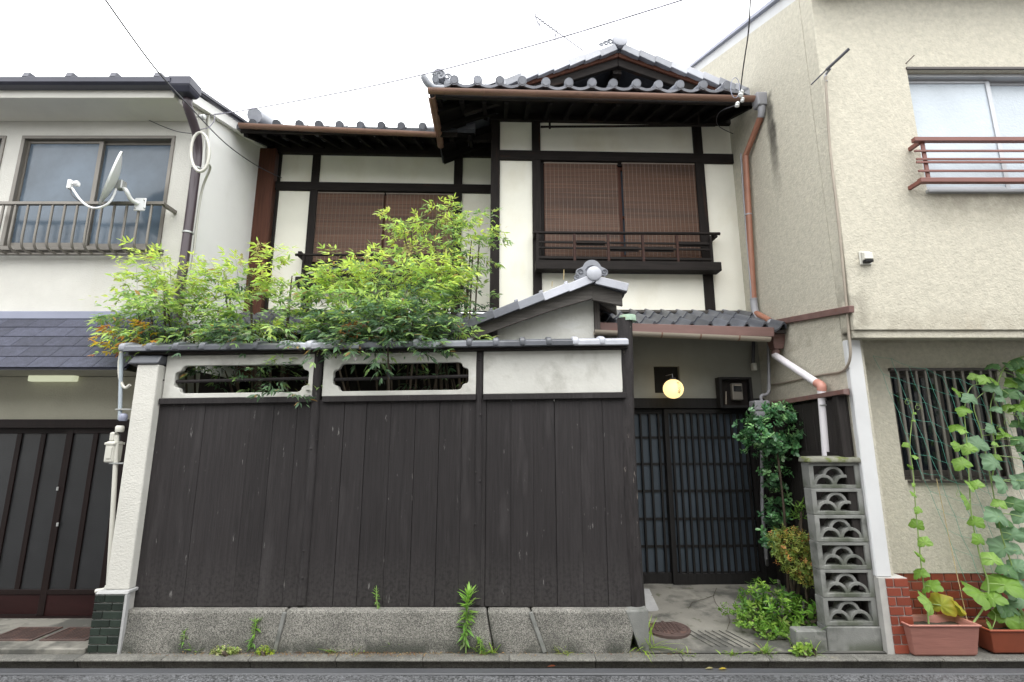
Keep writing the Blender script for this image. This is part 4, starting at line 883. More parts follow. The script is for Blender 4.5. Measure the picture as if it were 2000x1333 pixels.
# roof, soffit, gutter
lr = MB().hexa([(-8, 4.28, LR(4.28)), (LX + .10, 4.28, LR(4.28)), (LX + .10, 9, LR(9)), (-8, 9, LR(9)), (-8, 4.28, LR(4.28) + .03), (LX + .10, 4.28, LR(4.28) + .03), (LX + .10, 9, LR(9) + .03), (-8, 9, LR(9) + .03)]).build('roof', M['navy'], lh)
MB().hexa([(LX + .005, 4.4, LR(4.4) - .13), (LX + .06, 4.4, LR(4.4) - .13), (LX + .06, 9, LR(9) - .13), (LX + .005, 9, LR(9) - .13), (LX + .005, 4.4, LR(4.4) - .03), (LX + .06, 4.4, LR(4.4) - .03), (LX + .06, 9, LR(9) - .03), (LX + .005, 9, LR(9) - .03)]).build('verge_fascia', M['sideL'], lr)
MB().hexa([(LX + .062, 4.4, LR(4.4) - .02), (LX + .085, 4.4, LR(4.4) - .02), (LX + .085, 9, LR(9) - .02), (LX + .062, 9, LR(9) - .02), (LX + .062, 4.4, LR(4.4) + .035), (LX + .085, 4.4, LR(4.4) + .035), (LX + .085, 9, LR(9) + .035), (LX + .062, 9, LR(9) + .035)]).build('verge_cap', M['navy'], lr, bev=.006)
zso = zz(238, LYF)
MB().hexa([(-8, 4.28, zso), (LX, 4.28, zso), (LX, LYF - .001, zso + .0), (-8, LYF - .001, zso), (-8, 4.28, LR(4.28) - .01), (LX, 4.28, LR(4.28) - .01), (LX, LYF - .001, LR(LYF) - .01), (-8, LYF - .001, LR(LYF) - .01)]).build('soffit', M['soffit'], lh, bev=.004)
gz = zz(163, 4.22)
MB().prism([(4.17, gz - .022), (4.20, gz - .036), (4.275, gz - .036), (4.275, gz + .03), (4.265, gz + .03), (4.265, gz - .024), (4.205, gz - .024), (4.185, gz - .012), (4.185, gz + .026), (4.165, gz + .03)], -8, LX + .02, 'x').build('gutter', M['navy'], lh, bev=.004)
ob = MB().hexa([(LX + .02, 4.22, gz - .09), (LX + .18, 4.22, gz - .09), (LX + .18, 4.34, gz - .09), (LX + .02, 4.34, gz - .09), (LX - .01, 4.18, gz - .04), (LX + .20, 4.18, gz - .04), (LX + .20, 4.36, gz - .04), (LX - .01, 4.36, gz - .04)]).box(LX - .012, LX + .202, 4.178, 4.362, gz - .04, gz + .05).build('gutter_box', M['navy'], lh, bev=.008, seg=2)
for u in (52, 136, 222, 308): p = P(u, 147, 4.3); MB().prism([(4.28, p.z - .03), (4.4, p.z - .03), (4.4, p.z + .035), (4.30, p.z + .03)], p.x - .03, p.x + .03, 'x').build('snow_guard', M['navy'], lr, bev=.003)
dY = 4.60
dsp = MB().tube(spline([(LX + .10, 4.33, gz - .09), (LX + .10, 4.34, gz - .16), P(384, 262, 4.52), P(386, 300, dY), P(383, 330, dY)], 4) + [P(353, 560, dY), P(330, 760, dY)], .042, 14).build('downpipe', M['dspout'], lh, smooth=40)
for v, u in ((455, 367), (330, 384)): p = P(u, v, dY); MB().lathe([(.044, -.008), (.049, -.008), (.049, .008), (.044, .008)], p, n=16).build('pipe_clip', M['zinc'], dsp)
# coil of ivory conduit
ct = []
for i in range(40):
    a = i / 39 * 2 * math.pi * 1.55; p = P(391 + 18 * math.cos(a + 2.2), 296 - 38 * math.sin(a + 2.2) + 2 * i / 39, 4.47 - .05 * i / 39); ct.append(p)
coil = MB().tube(ct, .013, 8).build('conduit_coil', M['ivory'], lh, smooth=60)
MB().tube(spline([ct[-1], P(410, 330, 4.6), P(395, 370, LYF + .06), P(384, 440, LYF + .06), P(372, 560, LYF + .06)], 6), .012, 8).build('conduit', M['ivory'], coil, smooth=60)
MB().tube([PX(408, 205, LX + .02), PX(404, 330, LX + .02)], .012, 8).build('conduit', M['ivory'], coil, smooth=60)
# upper window
def alu_window(x0, x1, z0, z1, Y, par, mul, gmat, fmat, fw=.035):
    m = MB()
    for (a, b, c, d) in ((x0, x1, z0, z0 + fw), (x0, x1, z1 - fw, z1), (x0, x0 + fw, z0 + fw, z1 - fw), (x1 - fw, x1, z0 + fw, z1 - fw)): m.box(a, b, Y - .012, Y + .09, c, d)
    w_ = m.build('window', fmat, par, bev=.003); xs = [x0 + fw] + mul + [x1 - fw]
    for i, (a, b) in enumerate(zip(xs, xs[1:])):
        y = Y + .03 + .025 * (i % 2); s = MB(); e = .02
        for (p, q_, c, d) in ((a - e, a + e, z0 + fw, z1 - fw), (b - e, b + e, z0 + fw, z1 - fw), (a + e, b - e, z0 + fw, z0 + fw + .05), (a + e, b - e, z1 - fw - .03, z1 - fw)): s.box(p, q_, y, y + .022, c, d)
        s.build('sash', fmat, w_, bev=.003); MB().box(a + e - .004, b - e + .004, y + .010, y + .014, z0 + fw + .045, z1 - fw - .026).build('pane', gmat, w_)
    return w_
alu_window(wxa, wxb, wza, wzb, LYF, lh, [xx(176, 380, LYF)], M['glassL'], M['alu'])
alu_window(-6.6, wxa - .165, wza, wzb, LYF, lh, [-5.8], M['glassL'], M['alu'])
MB().box(-8, LX - .2, LYF + .145, LYF + .15, wza - .1, wzb + .1).build('room_dark', M['black'], lh)
MB().box(wxa - .03, wxb + .04, LYF - .07, LYF, wza - .03, wza - .004).build('window_sill', M['alu'], lh, bev=.003)
# curved-bar window guard
gY = 4.47; zt_, zb_ = zz(398, gY), zz(490, gY) + .015
gr = MB().box(-5.2, xx(322, 400, gY), gY - .018, gY + .018, zt_ - .016, zt_ + .016).build('window_guard', M['alu'], lh, bev=.004)
for x in (xx(322, 400, gY) - .02, -5.15): MB().box(x - .012, x + .018, gY + .018, LYF, zt_ - .025, zt_ + .012).build('arm', M['alu'], gr, bev=.003)
MB().box(-5.2, xx(316, 490, gY + .10), gY + .105, gY + .135, zb_ - .014, zb_ + .004).build('bottom_rail', M['alu'], gr, bev=.003)
me = MB().tube(spline([(0, 0, zt_ - .016), (0, 0, zt_ - .2), (0, 0, zb_ + .10), (0, .012, zb_ + .035), (0, .05, zb_ + .004), (0, .11, zb_ - .002)], 4), .011, 8).mesh('guard_bar', M['alu'], smooth=50)
for i in range(18):
    x = xx(291 - i * 24.3, 440, gY)
    if x > -5.2: link('guard_bar', me, None, gr, (x, gY, 0))
# shingled porch roof
fl = MB().box(-8, LX + .02, LYF - .07, LYF - .001, zz(623, LYF - .07), zz(608, LYF - .07)).build('flashing', M['flash'], lh, bev=.004)
e0_, e1_ = P(100, 717, 4.08), P(100, 622, LYF - .06); sr = (e1_.z - e0_.z) / (e1_.y - e0_.y); sa = math.atan(sr); SLn = math.hypot(e1_.y - e0_.y, e1_.z - e0_.z)
RX = xx(246, 715, 4.08)
porch = MB().hexa([(-8, 4.09, e0_.z - .022), (RX, 4.09, e0_.z - .022), (RX, LYF, e0_.z - .022 + sr * .57), (-8, LYF, e0_.z - .022 + sr * .57), (-8, 4.09, e0_.z - .012), (RX, 4.09, e0_.z - .012), (RX, LYF, e1_.z - .004), (-8, LYF, e1_.z - .004)]).build('porch_roof', M['navy'], lh)
MB().hexa([(-8, 4.14, e0_.z - .019), (LX, 4.14, e0_.z - .019), (LX, LYF - .001, e0_.z - .019), (-8, LYF - .001, e0_.z - .019), (-8, 4.14, e0_.z - .016), (LX, 4.14, e0_.z - .016), (LX, LYF - .001, e0_.z - .016), (-8, LYF - .001, e0_.z - .016)]).build('porch_soffit', M['bandL'], lh)
shm = MB().hexa([(.002, 0, 0), (.271, 0, 0), (.271, .20, 0), (.002, .20, 0), (.002, 0, .009), (.271, 0, .009), (.271, .20, .004), (.002, .20, .004)]).mesh('shingle', M['shingle'], bev=.001)
row = .148; nrow = int(SLn / row) + 1
for r in range(nrow):
    d = r * row; y, z = 4.08 + d * math.cos(sa), e0_.z - .010 + d * math.sin(sa) + .003
    x = RX - .273 + (.09 * r % .273); sc_ = 1 if d + .2 < SLn else max(.2, (SLn - d) / .2)
    x += .0
    while x > -5.6:
        link('shingle', shm, None, porch, (x, y, z), (sa - .02, 0, 0), (1, sc_, 1)); x -= .273
    # narrow closing shingle at the verge
    g = RX - (RX - .273 + (.09 * r % .273)) - .273
# front door of the left house
LD = 4.56
zdt, zdb = zz(822, LD), .04
MB().box(-8, LX + .3, LD - .04, LYF, zz(836, LD), zdt + .01).build('lintel', M['doorwood'], lh)
MB().box(-8, LX + .3, LD, LYF, zdt + .011, e0_.z - .024).build('porch_wall', M['bandL'], lh)
MB().box(-8, LX + .3, LD + .075, LD + .085, zdb, zdt).build('door_dark', M['black'], lh)
MB().box(-8, -2.96, LD - .05, LD + .07, .02, zz(1204, LD)).build('threshold', M['doorwood'], lh, bev=.004)
def panel_door(u0, u1, mids, Y):
    x0, x1 = xx(u0, 1000, Y), xx(u1, 1000, Y); z0, z1 = zz(1204, LD) + .002, zz(836, LD); zk = zz(1157, Y); m = MB()
    for (a, b) in ((x0, x0 + .06), (x1 - .06, x1)): m.box(a, b, Y, Y + .035, z0, z1)
    m.box(x0 + .06, x1 - .06, Y, Y + .035, zk - .02, zk + .02); m.box(x0 + .06, x1 - .06, Y, Y + .035, z1 - .05, z1)
    d = m.build('sliding_door', M['doorwood'], lh, bev=.003)
    MB().box(x0 + .06, x1 - .06, Y + .008, Y + .028, z0, zk - .02).build('kick_panel', M['doorkick'], d)
    xs = [x0 + .06]
    for u in mids: x = xx(u, 1000, Y); MB().box(x - .022, x + .022, Y + .002, Y + .034, zk + .02, z1 - .05).build('mullion', M['doorwood'], d, bev=.002); xs += [x - .022, x + .022]
    xs.append(x1 - .06)
    for a, b in zip(xs[::2], xs[1::2]): MB().box(a, b, Y + .015, Y + .020, zk + .02, z1 - .05).build('pane', M['glassD'], d)
    return d
da = panel_door(104, 228, [163], LD); db = panel_door(-110, 122, [10, 58], LD + .037)
panel_door(-330, -105, [-230], LD)
for v in (955, 1025): p = P(112, v, LD - .008); MB().box(p.x - .009, p.x + .009, p.y - .004, p.y + .006, p.z - .016, p.z + .016).build('lock', M['zinc'], da, bev=.003)
# porch lamp
pl = thing('porch_lamp', 'lit rectangular fluorescent porch lamp under the shingled eave', 'lamp', P(98, 745, 4.50))
a, b = P(52, 745, 4.50), P(147, 723, 4.50)
MB().box(a.x, b.x, 4.50, 4.556, a.z, b.z).build('diffuser', M['tube'], pl, bev=.012, seg=3, smooth=40)
MB().box(a.x - .004, b.x + .004, 4.535, 4.559, b.z + .001, b.z + .012).build('base_plate', M['ivory'], pl)

# gas meter and pipes on the pier side
gm = thing('gas_meter', 'white gas meter with pipes on the side of the stucco pillar', 'gas meter', P(215, 1155, 4.0))
Yg = 4.0; xg = lambda u, v: P(u, v, Yg)
MB().tube(spline([xg(228, 850), xg(226, 900), xg(213, 1130), xg(210, 1145)], 6) + spline([xg(207, 1152), xg(198, 1154), xg(188, 1155)], 3), .0165, 10).build('riser_pipe', M['ivory'], gm, smooth=50)
MB().tube([xg(234, 820), xg(236, 740), xg(238, 690)], .014, 10).build('grey_pipe', mat('pale_blue_pipe', (.33, .38, .42), .5, .1), gm, smooth=50)
MB().lathe([(.001, .03), (.02, .026), (.03, .012), (.031, -.012), (.026, -.03)], xg(241, 815), n=16).build('regulator', M['flash'], gm, smooth=60)
MB().lathe([(.026, -.025), (.03, -.015), (.03, .015), (.024, .025)], xg(234, 838), n=14).build('valve', M['ivory'], gm, smooth=40)
a, b = xg(206, 904), xg(230, 862)
bd = MB().box(a.x, b.x, Yg - .03, Yg + .07, a.z, b.z - .0).build('meter_body', M['ivory'], gm, bev=.014, seg=2)
MB().box(a.x - .004, b.x + .004, Yg - .036, Yg + .076, b.z - .028, b.z - .010).build('meter_seam', M['ivory'], bd, bev=.003)
MB().box(a.x + .012, a.x + .05, Yg - .02, Yg + .03, b.z, b.z + .07).build('meter_neck', M['ivory'], bd, bev=.012, seg=2)
MB().box(a.x + .02, a.x + .06, Yg - .036, Yg - .031, a.z + .03, a.z + .12).build('meter_rib', M['ivory'], bd, bev=.002)
for (u, v) in ((222, 905), (234, 800)): p = xg(u, v); MB().box(p.x - .022, px0 + .02, Yg - .02, Yg + .012, p.z - .005, p.z + .005).build('pipe_clip', M['zinc'], gm)
MB().tube(spline([xg(247, 672), xg(238, 685), xg(233, 712), xg(235, 742), xg(244, 758), xg(254, 752)], 5), .012, 8).build('flex_conduit', M['ivory'], gm, smooth=60)

# satellite dish on the window guard
sd = thing('satellite_dish', 'white satellite dish seen nearly edge-on, clamped to the window guard', 'satellite dish', P(272, 400, gY - .02))
ct_, cb_ = P(236, 297, 4.30), P(192, 398, 4.30); cc = (ct_ + cb_) / 2; up = (ct_ - cb_).normalized(); rad = (ct_ - cb_).length / 2
vw = (cc - CO).normalized(); nrm = (up.cross(vw).normalized() + vw * .05).normalized()   # seen nearly edge-on
if nrm.x > 0: nrm = (-up.cross(vw).normalized() + vw * .05).normalized()
sidev = up.cross(nrm).normalized(); m = MB(); n = 28
def dishpt(rr, g, off): return cc + up * (rr * rad * math.sin(g)) + sidev * (rr * rad * .92 * math.cos(g)) + nrm * (.055 * (rr * rr - 1) + off)
for off in (0, -.008):
    m.sheet(lambda a, b, off=off: dishpt(max(b, .001), a * 2 * math.pi, off), n, 6)
m.sheet(lambda a, b: dishpt(1, a * 2 * math.pi, -.016 * b), n, 1)
ds = m.build('reflector', M['dish'], sd, smooth=50)
bk = cc - nrm * .075
hd = MB().obox(bk - nrm * .02 - up * .03, (.07, .07, .09)).build('mount_head', M['zinc'], sd, bev=.008)
MB().tube(spline([bk - nrm * .05 - up * .05, P(246, 372, 4.33), P(256, 390, 4.38), P(270, 398, 4.44)], 6), .019, 10).build('mount_arm', M['dish'], sd, smooth=50)
a, b = P(260, 412, gY - .03), P(286, 387, gY - .03); MB().box(a.x, b.x, gY - .032, gY - .02, a.z, b.z).build('clamp_plate', M['dish'], sd, bev=.006)
for u, v in ((264, 392), (282, 392), (264, 407), (282, 407)): MB().lathe([(.005, -.01), (.005, .004)], P(u, v, gY - .034), (0, 1, 0), 8).build('bolt', M['zinc'], sd)
MB().tube(spline([bk - up * .06, P(215, 394, 4.26), P(195, 406, 4.25), P(176, 405, 4.25), P(158, 392, 4.25), P(141, 368, 4.25)], 6), .0105, 8).build('feed_arm', M['dish'], sd, smooth=60)
p = P(137, 361, 4.25); MB().box(p.x - .017, p.x + .017, p.y - .02, p.y + .02, p.z - .045, p.z + .045).build('receiver', M['dish'], sd, bev=.008, seg=2)
MB().lathe([(.008, 0), (.008, .025), (.026, .03), (.028, .055), (.02, .062)], p + Vector((.015, 0, .005)), (1, 0, .1), 14).build('feed_horn', M['dish'], sd, smooth=40)
MB().tube(spline([P(138, 371, 4.25), P(140, 380, 4.25), P(150, 390, 4.26), P(162, 396, 4.27)], 5), .005, 6).build('cable', M['cable'], sd)

# ================================================================ RIGHT NEIGHBOUR HOUSE
SX, RYF = 2.66, 3.81
rh_ = thing('beige_house', 'beige rough-stucco house with red brick-tile dado, cut by the right edge', 'house', (4.3, 4.2, 0))
zov = zz(645, RYF)
ux0, uz0, uz1 = xx(1793, 260, RYF), zz(372, RYF), zz(137, RYF)
MB().holed([(SX, zov), (8, zov), (8, 5.75), (SX, 5.75)], [[(ux0, uz0), (6.2, uz0), (6.2, uz1), (ux0, uz1)]], RYF, RYF + .16).build('front_wall', M['stuccoR'], rh_, bev=.006)
def RT(y): return 5.50 + .485 * (y - 3.95)
MB().prism([(RYF + .16, -.02), (9, -.02), (9, RT(9)), (RYF + .16, RT(RYF + .16))], SX, SX + .16, 'x').build('side_wall', M['stuccoS'], rh_)
MB().prism([(3.6, RT(3.6) + .002), (9, RT(9) + .002), (9, RT(9) + .14), (3.6, RT(3.6) + .14)], SX + .02, SX + .3, 'x').build('verge_fascia', M['whitepost'], rh_)
MB().prism([(3.5, RT(3.5) + .142), (9, RT(9) + .142), (9, RT(9) + .18), (3.5, RT(3.5) + .18)], SX - .03, 8, 'x').build('roof', M['flash'], rh_)
alu_window(ux0, 6.2, uz0, uz1, RYF + .06, rh_, [xx(1971, 260, RYF), 4.9], M['glassR'], M['silver'], .03)
MB().box(ux0 - .02, 6.2, RYF - .03, RYF + .02, uz0 - .03, uz0 - .003).build('window_sill', M['silver'], rh_, bev=.003)
MB().box(ux0 - .012, 6.2, RYF - .012, RYF + .05, uz1 + .002, uz1 + .022).build('window_head', M['alud'], rh_)
gy2 = RYF - .125
gd = MB().box(xx(1783, 274, gy2), 6.2, gy2 - .02, gy2 + .02, zz(278, gy2), zz(270, gy2)).build('window_guard', M['railR'], rh_, bev=.003)
MB().box(xx(1795, 353, gy2), 6.2, gy2 - .02, gy2 + .02, zz(358, gy2), zz(349, gy2)).build('bottom_rail', M['railR'], gd, bev=.003)
for v, u in ((295, 1786), (311, 1790), (317, 1790), (334, 1794)): MB().box(xx(u, v, gy2), 6.2, gy2 - .006, gy2 + .006, zz(v + 2, gy2), zz(v - 1.5, gy2)).build('cross_rail', M['railR'], gd)
for x in (xx(1808, 315, gy2 + .01), 4.3, 5.5): MB().box(x - .014, x + .014, gy2 + .007, gy2 + .02, zz(349, gy2), zz(278, gy2)).build('post', M['railR'], gd)
for v in (275, 353): x = xx(1800, v, gy2); MB().box(x - .012, x + .012, gy2 + .02, RYF, zz(v + 4, gy2), zz(v - 3, gy2)).build('arm', M['railR'], gd)
# recessed lower front
RL = 4.25
MB().box(SX + .16, 8, RYF + .16, RL + .2, zov + .003, zov + .05).build('soffit', M['stuccoR'], rh_)
MB().box(SX + .0, 8, RYF + .02, RYF + .09, zov - .055, zov - .002).build('soffit_lip', M['stuccoR'], rh_)
lx0, lx1, lz0, lz1 = xx(1752, 830, RL), xx(1966, 830, RL), zz(938, RL), zz(724, RL)
kx0 = xx(1983, 830, RL); zdado = zz(1120, RL)
MB().holed([(SX + .12, zdado), (8, zdado), (8, zov + .003), (SX + .12, zov + .003)], [[(lx0, lz0), (lx1, lz0), (lx1, lz1), (lx0, lz1)], [(kx0, lz0), (kx0 + 1.0, lz0), (kx0 + 1.0, lz1), (kx0, lz1)]], RL, RL + .14).build('lower_wall', M['stuccoR'], rh_)
MB().box(SX + .12, 8, RL + .016, RL + .14, -.02, zdado).build('dado_bed', M['grout'], rh_)
for (a, b) in ((lx0, lx1), (kx0, kx0 + 1.0)):
    w_ = alu_window(a, b, lz0, lz1, RL + .03, rh_, [(a + b) / 2], M['glassN'], M['alud'], .025)
    MB().box(a - .01, b + .01, RL - .03, RL + .02, lz1 - .005, lz1 + .018).build('guard_top', M['alud'], w_)
    MB().box(a + .02, b, RL - .03, RL + .02, lz0 - .02, lz0 - .002).build('guard_bottom', M['alud'], w_)
    x = a + .055
    while x < b - .02: MB().box(x - .010, x + .010, RL - .022, RL - .006, lz0, lz1).build('guard_bar', M['alu'], w_, bev=.002); x += .0785
MB().box(SX + .2, 8, RL + .145, RL + .15, lz0 - .1, lz1 + .1).build('room_dark', M['black'], rh_)
# white corner post on a brick-tiled foot
zf = zz(1128, 3.92)
MB().box(SX + .002, SX + .115, 3.925, RL, zf, zov - .056).build('corner_post', M['whitepost'], rh_, bev=.006, label='white painted corner post')
MB().box(SX + .0, SX + .21, 3.905, RL + .1, -.02, zf - .001).build('foot_bed', M['grout'], rh_)
bw, bh = .107, .0675
bme = MB().box(.0045, bw - .0045, -.009, .004, .0045, bh - .0045).mesh('brick', M['brick'], bev=.002)
bsh = MB().box(.0045, bw * .55 - .0045, -.009, .004, .0045, bh - .0045).mesh('brick', M['brick'], bev=.002)
nf = 8; rr = zf / nf
for r in range(nf):
    z = r * rr; xs = SX + .045
    if r % 2: link('brick', bsh, None, rh_, (xs, 3.905, z), None, (1, 1, rr / bh)); link('brick', bme, None, rh_, (xs + bw * .55, 3.905, z), None, (1, 1, rr / bh))
    else: link('brick', bme, None, rh_, (xs, 3.905, z), None, (1, 1, rr / bh)); link('brick', bsh, None, rh_, (xs + bw, 3.905, z), None, (1, 1, rr / bh))
nd = 7; rr = zdado / nd
for r in range(nd):
    z = zdado - (r + 1) * rr; x = SX + .12 + (.05 if r % 2 else 0)
    while x < 4.75: link('brick', bme, None, rh_, (x, RL + .014, z), None, (1, 1, rr / bh)); x += bw
# band, conduit, and vent
MB().beam(PX(1513, 631, SX - .02), PX(1664, 604, SX - .02), .04, .055).build('rain_band', M['rust'], rh_, bev=.004)
MB().tube(spline([PX(u, v, SX - .015) for u, v in ((1613, 150), (1614, 180), (1622, 300), (1636, 420), (1650, 560), (1657, 640), (1661, 690), (1655, 715), (1640, 727), (1600, 733), (1540, 746), (1505, 752))], 4), .0105, 8).build('conduit', M['beigepipe'], rh_, smooth=60)
vb = thing('vent_hood', 'small white box vent on the beige stucco wall', 'vent', P(1693, 517, RYF))
a, b = P(1684, 516, RYF - .03), P(1703, 490, RYF - .03)
MB().box(a.x, b.x, RYF - .015, RYF - .001, a.z, b.z).build('plate', M['ivory'], vb, bev=.004)
MB().prism([(RYF - .016, a.z + .03), (RYF - .055, a.z + .035), (RYF - .05, b.z - .02), (RYF - .016, b.z - .006)], a.x + .012, b.x - .012, 'x').build('hood', M['ivory'], vb, bev=.004)
MB().box(a.x + .016, b.x - .016, RYF - .054, RYF - .017, a.z + .012, a.z + .031).build('opening', M['black'], vb)
fp = thing('pole_holder', 'black metal rod fixed aslant on the beige wall corner', 'rod', P(1613, 150, 3.80))
MB().tube([P(1584, 166, 3.79), P(1618, 133, 3.72)], .006, 6).build('thin_rod', M['cable'], fp)
MB().tube([P(1614, 137, 3.73), P(1658, 96, 3.62)], .013, 8).build('holder', M['cable'], fp)
MB().tube(spline([PX(1614, 160, SX - .015), P(1612, 148, 3.78), P(1622, 134, 3.73)], 4), .011, 8).build('bracket', M['greypipe'], fp)
hk = thing('wall_hook', 'small rusty hook on the beige wall left of the window', 'hook', P(1772, 122, RYF))
MB().tube([P(1768, 126, RYF + .005), P(1786, 108, RYF - .06)], .004, 6).build('pin', M['iron'], hk)
# ================================================================ SCREEN-BLOCK WALL at the right of the entrance
bwz0 = .165
scr = thing('screen_block_wall', 'column of grey openwork concrete blocks with fan pattern and mossy cap', 'block wall', (2.47, 4.0, 0))
def screen_block():
    w_, h_, d = .386, .188, .10; m = MB()
    hx0, hx1, hz0, hz1 = .036, w_ - .036, .026, h_ - .022
    m.holed([(0, 0), (w_, 0), (w_, h_), (0, h_)], [[(hx0, hz0), (hx1, hz0), (hx1, hz1), (hx0, hz1)]], 0, d)
    def band(c, ro, ri, a0, a1, y0, y1):
        o_, i_ = arc(c, ro, a0, a1, 14), arc(c, ri, a0, a1, 14)
        for k in range(14):
            q = [o_[k], o_[k + 1], i_[k + 1], i_[k]]; m.add([(x, y, z) for y in (y0, y1) for x, z in q], [(0, 1, 2, 3), (7, 6, 5, 4), (0, 4, 5, 1), (3, 2, 6, 7)])
    mid = w_ / 2
    for s in (-1, 1): band((mid + s * .077, hz0 - .006), .082, .060, 4, 176, .012, d - .012)
    band((mid, hz0 + .056), .083, .060, -4, 184, .0135, d - .0135)
    return m
sb = screen_block().mesh('screen_block', M['block'], bev=.0025)
for i in range(6): link('screen_block', sb, None, scr, (2.272 + random.uniform(-.003, .003), 3.955 + random.uniform(-.004, .004), bwz0 + .002 + i * .1915), (0, 0, random.uniform(-.008, .008)))
for i in range(7): MB().box(2.276, 2.654, 3.961, 4.05, bwz0 - .001 + i * .1915 - .0 if i else bwz0 - .002, bwz0 + .0015 + i * .1915).build('mortar_bed', M['mortar'], scr)
zc = bwz0 + 6 * .1915 + .002
MB().hexa([(2.255, 3.93, zc), (2.672, 3.93, zc), (2.672, 4.08, zc), (2.255, 4.08, zc), (2.262, 3.935, zc + .035), (2.672, 3.935, zc + .04), (2.66, 4.07, zc + .05), (2.27, 4.07, zc + .045)]).build('cap', M['moss'], scr, bev=.012, seg=2, jit=.006)
MB().box(2.27, 2.66, 3.945, 4.07, -.02, bwz0 - .003).build('footing', M['block'], scr, bev=.006)
MB().box(2.05, 2.268, 3.95, 4.05, -.02, bwz0 - .03).build('footing', M['block'], scr, bev=.008)
# ================================================================ OLD BOARD SCREEN on the side wall, meters
shd = thing('board_screen', 'black weathered board screen with rusty top flashing on the alley wall', 'screen', (2.6, 4.6, 0))
for k in range(8):
    y = 4.05 + k * .15; MB().box(2.585, 2.61, y, y + .146, .15, 1.80 + random.uniform(-.01, .01)).build('board', M['rustywood'], shd, bev=.003)
MB().box(2.611, 2.655, 3.99, 5.24, .1, 1.84).build('frame', M['rustywood'], shd)
MB().box(2.56, 2.625, 3.965, 4.035, .4, 1.86).build('post', M['rustywood'], shd, bev=.008)
for z in (.9, 1.35): MB().box(2.565, 2.584, 4.04, 5.2, z, z + .04).build('batten', M['rustywood'], shd)
MB().hexa([PX(1505, 794, 2.56), PX(1648, 770, 2.54), PX(1660, 772, 2.655), PX(1508, 795, 2.655), PX(1505, 790, 2.56) + Vector((0, 0, .02)), PX(1648, 766, 2.54) + Vector((0, 0, .02)), PX(1660, 766, 2.655) + Vector((0, 0, .03)), PX(1508, 790, 2.655) + Vector((0, 0, .03))]).build('rust_flashing', M['rust'], shd, bev=.002, jit=.004)
em_ = thing('electricity_meter', 'electricity meter in an open dark wooden box beside the lattice door', 'electricity meter', P(1440, 795, 5.2))
a, b = P(1408, 797, 5.16), P(1468, 737, 5.16)
m = MB()
for (p, q, c, d) in ((a.x, a.x + .03, a.z, b.z), (b.x - .03, b.x, a.z, b.z), (a.x + .03, b.x - .03, b.z - .025, b.z), (a.x + .03, b.x - .03, a.z, a.z + .025)): m.box(p, q, 5.16, 5.255, c, d)
m.build('box', M['lattice'], em_, bev=.003); MB().box(a.x + .03, b.x - .03, 5.22, 5.225, a.z + .025, b.z - .025).build('back_board', M['timber'], em_)
p = P(1440, 765, 5.16); MB().box(p.x - .055, p.x + .055, 5.15, 5.215, p.z - .09, p.z + .085).build('meter_case', M['alu'], em_, bev=.012, seg=2)
MB().box(p.x - .04, p.x + .04, 5.143, 5.149, p.z - .0, p.z + .055).build('dial_window', M['glassN'], em_); MB().box(p.x - .03, p.x + .03, 5.139, 5.142, p.z + .057, p.z + .068).build('label_plate', M['beigepipe'], em_)
MB().tube([P(1418, 790, 5.18), P(1418, 765, 5.18)], .006, 6).build('fuse', M['beigepipe'], em_)
jb = thing('junction_box', 'small yellowed junction box on the entrance corner post', 'junction box', P(1473, 725, 5.2))
p = P(1473, 717, 5.2); MB().box(p.x - .022, p.x + .022, 5.18, 5.23, p.z - .04, p.z + .04).build('case', M['ivory'], jb, bev=.005); MB().tube([p + Vector((0, .02, .03)), P(1472, 660, 5.22)], .018, 8).build('conduit', M['cable'], jb)
g2 = thing('gas_meter', 'grey gas meter half hidden by the round-leaved evergreen shrub', 'gas meter', P(1485, 800, 4.95))
p = P(1485, 795, 4.95)
MB().box(p.x - .075, p.x + .075, 4.90, 5.03, p.z - .11, p.z + .06).build('meter_body', M['greypipe'], g2, bev=.015, seg=2)
MB().box(p.x - .085, p.x + .085, 4.89, 5.04, p.z - .035, p.z - .015).build('meter_seam', M['greypipe'], g2, bev=.003)
MB().tube(spline([p + Vector((.03, .02, .05)), p + Vector((.03, .02, .11)), P(1500, 768, 5.0), P(1502, 740, 5.02), P(1500, 660, 5.05)], 4), .015, 8).build('inlet_pipe', M['greypipe'], g2, smooth=50)
MB().tube([P(1487, 830, 4.97), P(1489, 1000, 4.97), P(1497, 1090, 4.97), PZ(1500, 1120, .08)], .016, 8).build('outlet_pipe', M['greypipe'], g2, smooth=50)
# ================================================================ ROUND PAPER LANTERN with brushed lettering
lc = P(1315, 760, 5.05); lr_ = .100
ln = thing('paper_lantern', 'lit round yellow paper lantern with brushed black characters over the lattice door', 'lantern', lc)
m = MB(); prof = []
for i in range(33):
    t = math.pi * i / 32; prof.append((lr_ * math.sin(t) * (1 + .012 * math.cos(i * math.pi)), -lr_ * .97 * math.cos(t)))
m.lathe(prof, lc, n=40); m.build('shade', M['lantern'], ln, smooth=70)
MB().lathe([(.028, -.01), (.03, .0), (.03, .012), (.026, .016)], lc + Vector((0, 0, lr_ * .96)), n=16).build('top_ring', M['cable'], ln)
MB().tube([lc + Vector((0, 0, lr_)), lc + Vector((0, 0, lr_ + .05)), (lc.x, DY, lc.z + .16)], .004, 6).build('hanger', M['greypipe'], ln)
cu = bpy.data.curves.new('lettering', 'FONT'); cu.body = '祇\n川\n文\n庵'; cu.size = .038; cu.space_line = .85; cu.align_x = 'CENTER'; cu.extrude = 0
to = bpy.data.objects.new('tmp_text', cu); COL.objects.link(to); bpy.context.view_layer.update()
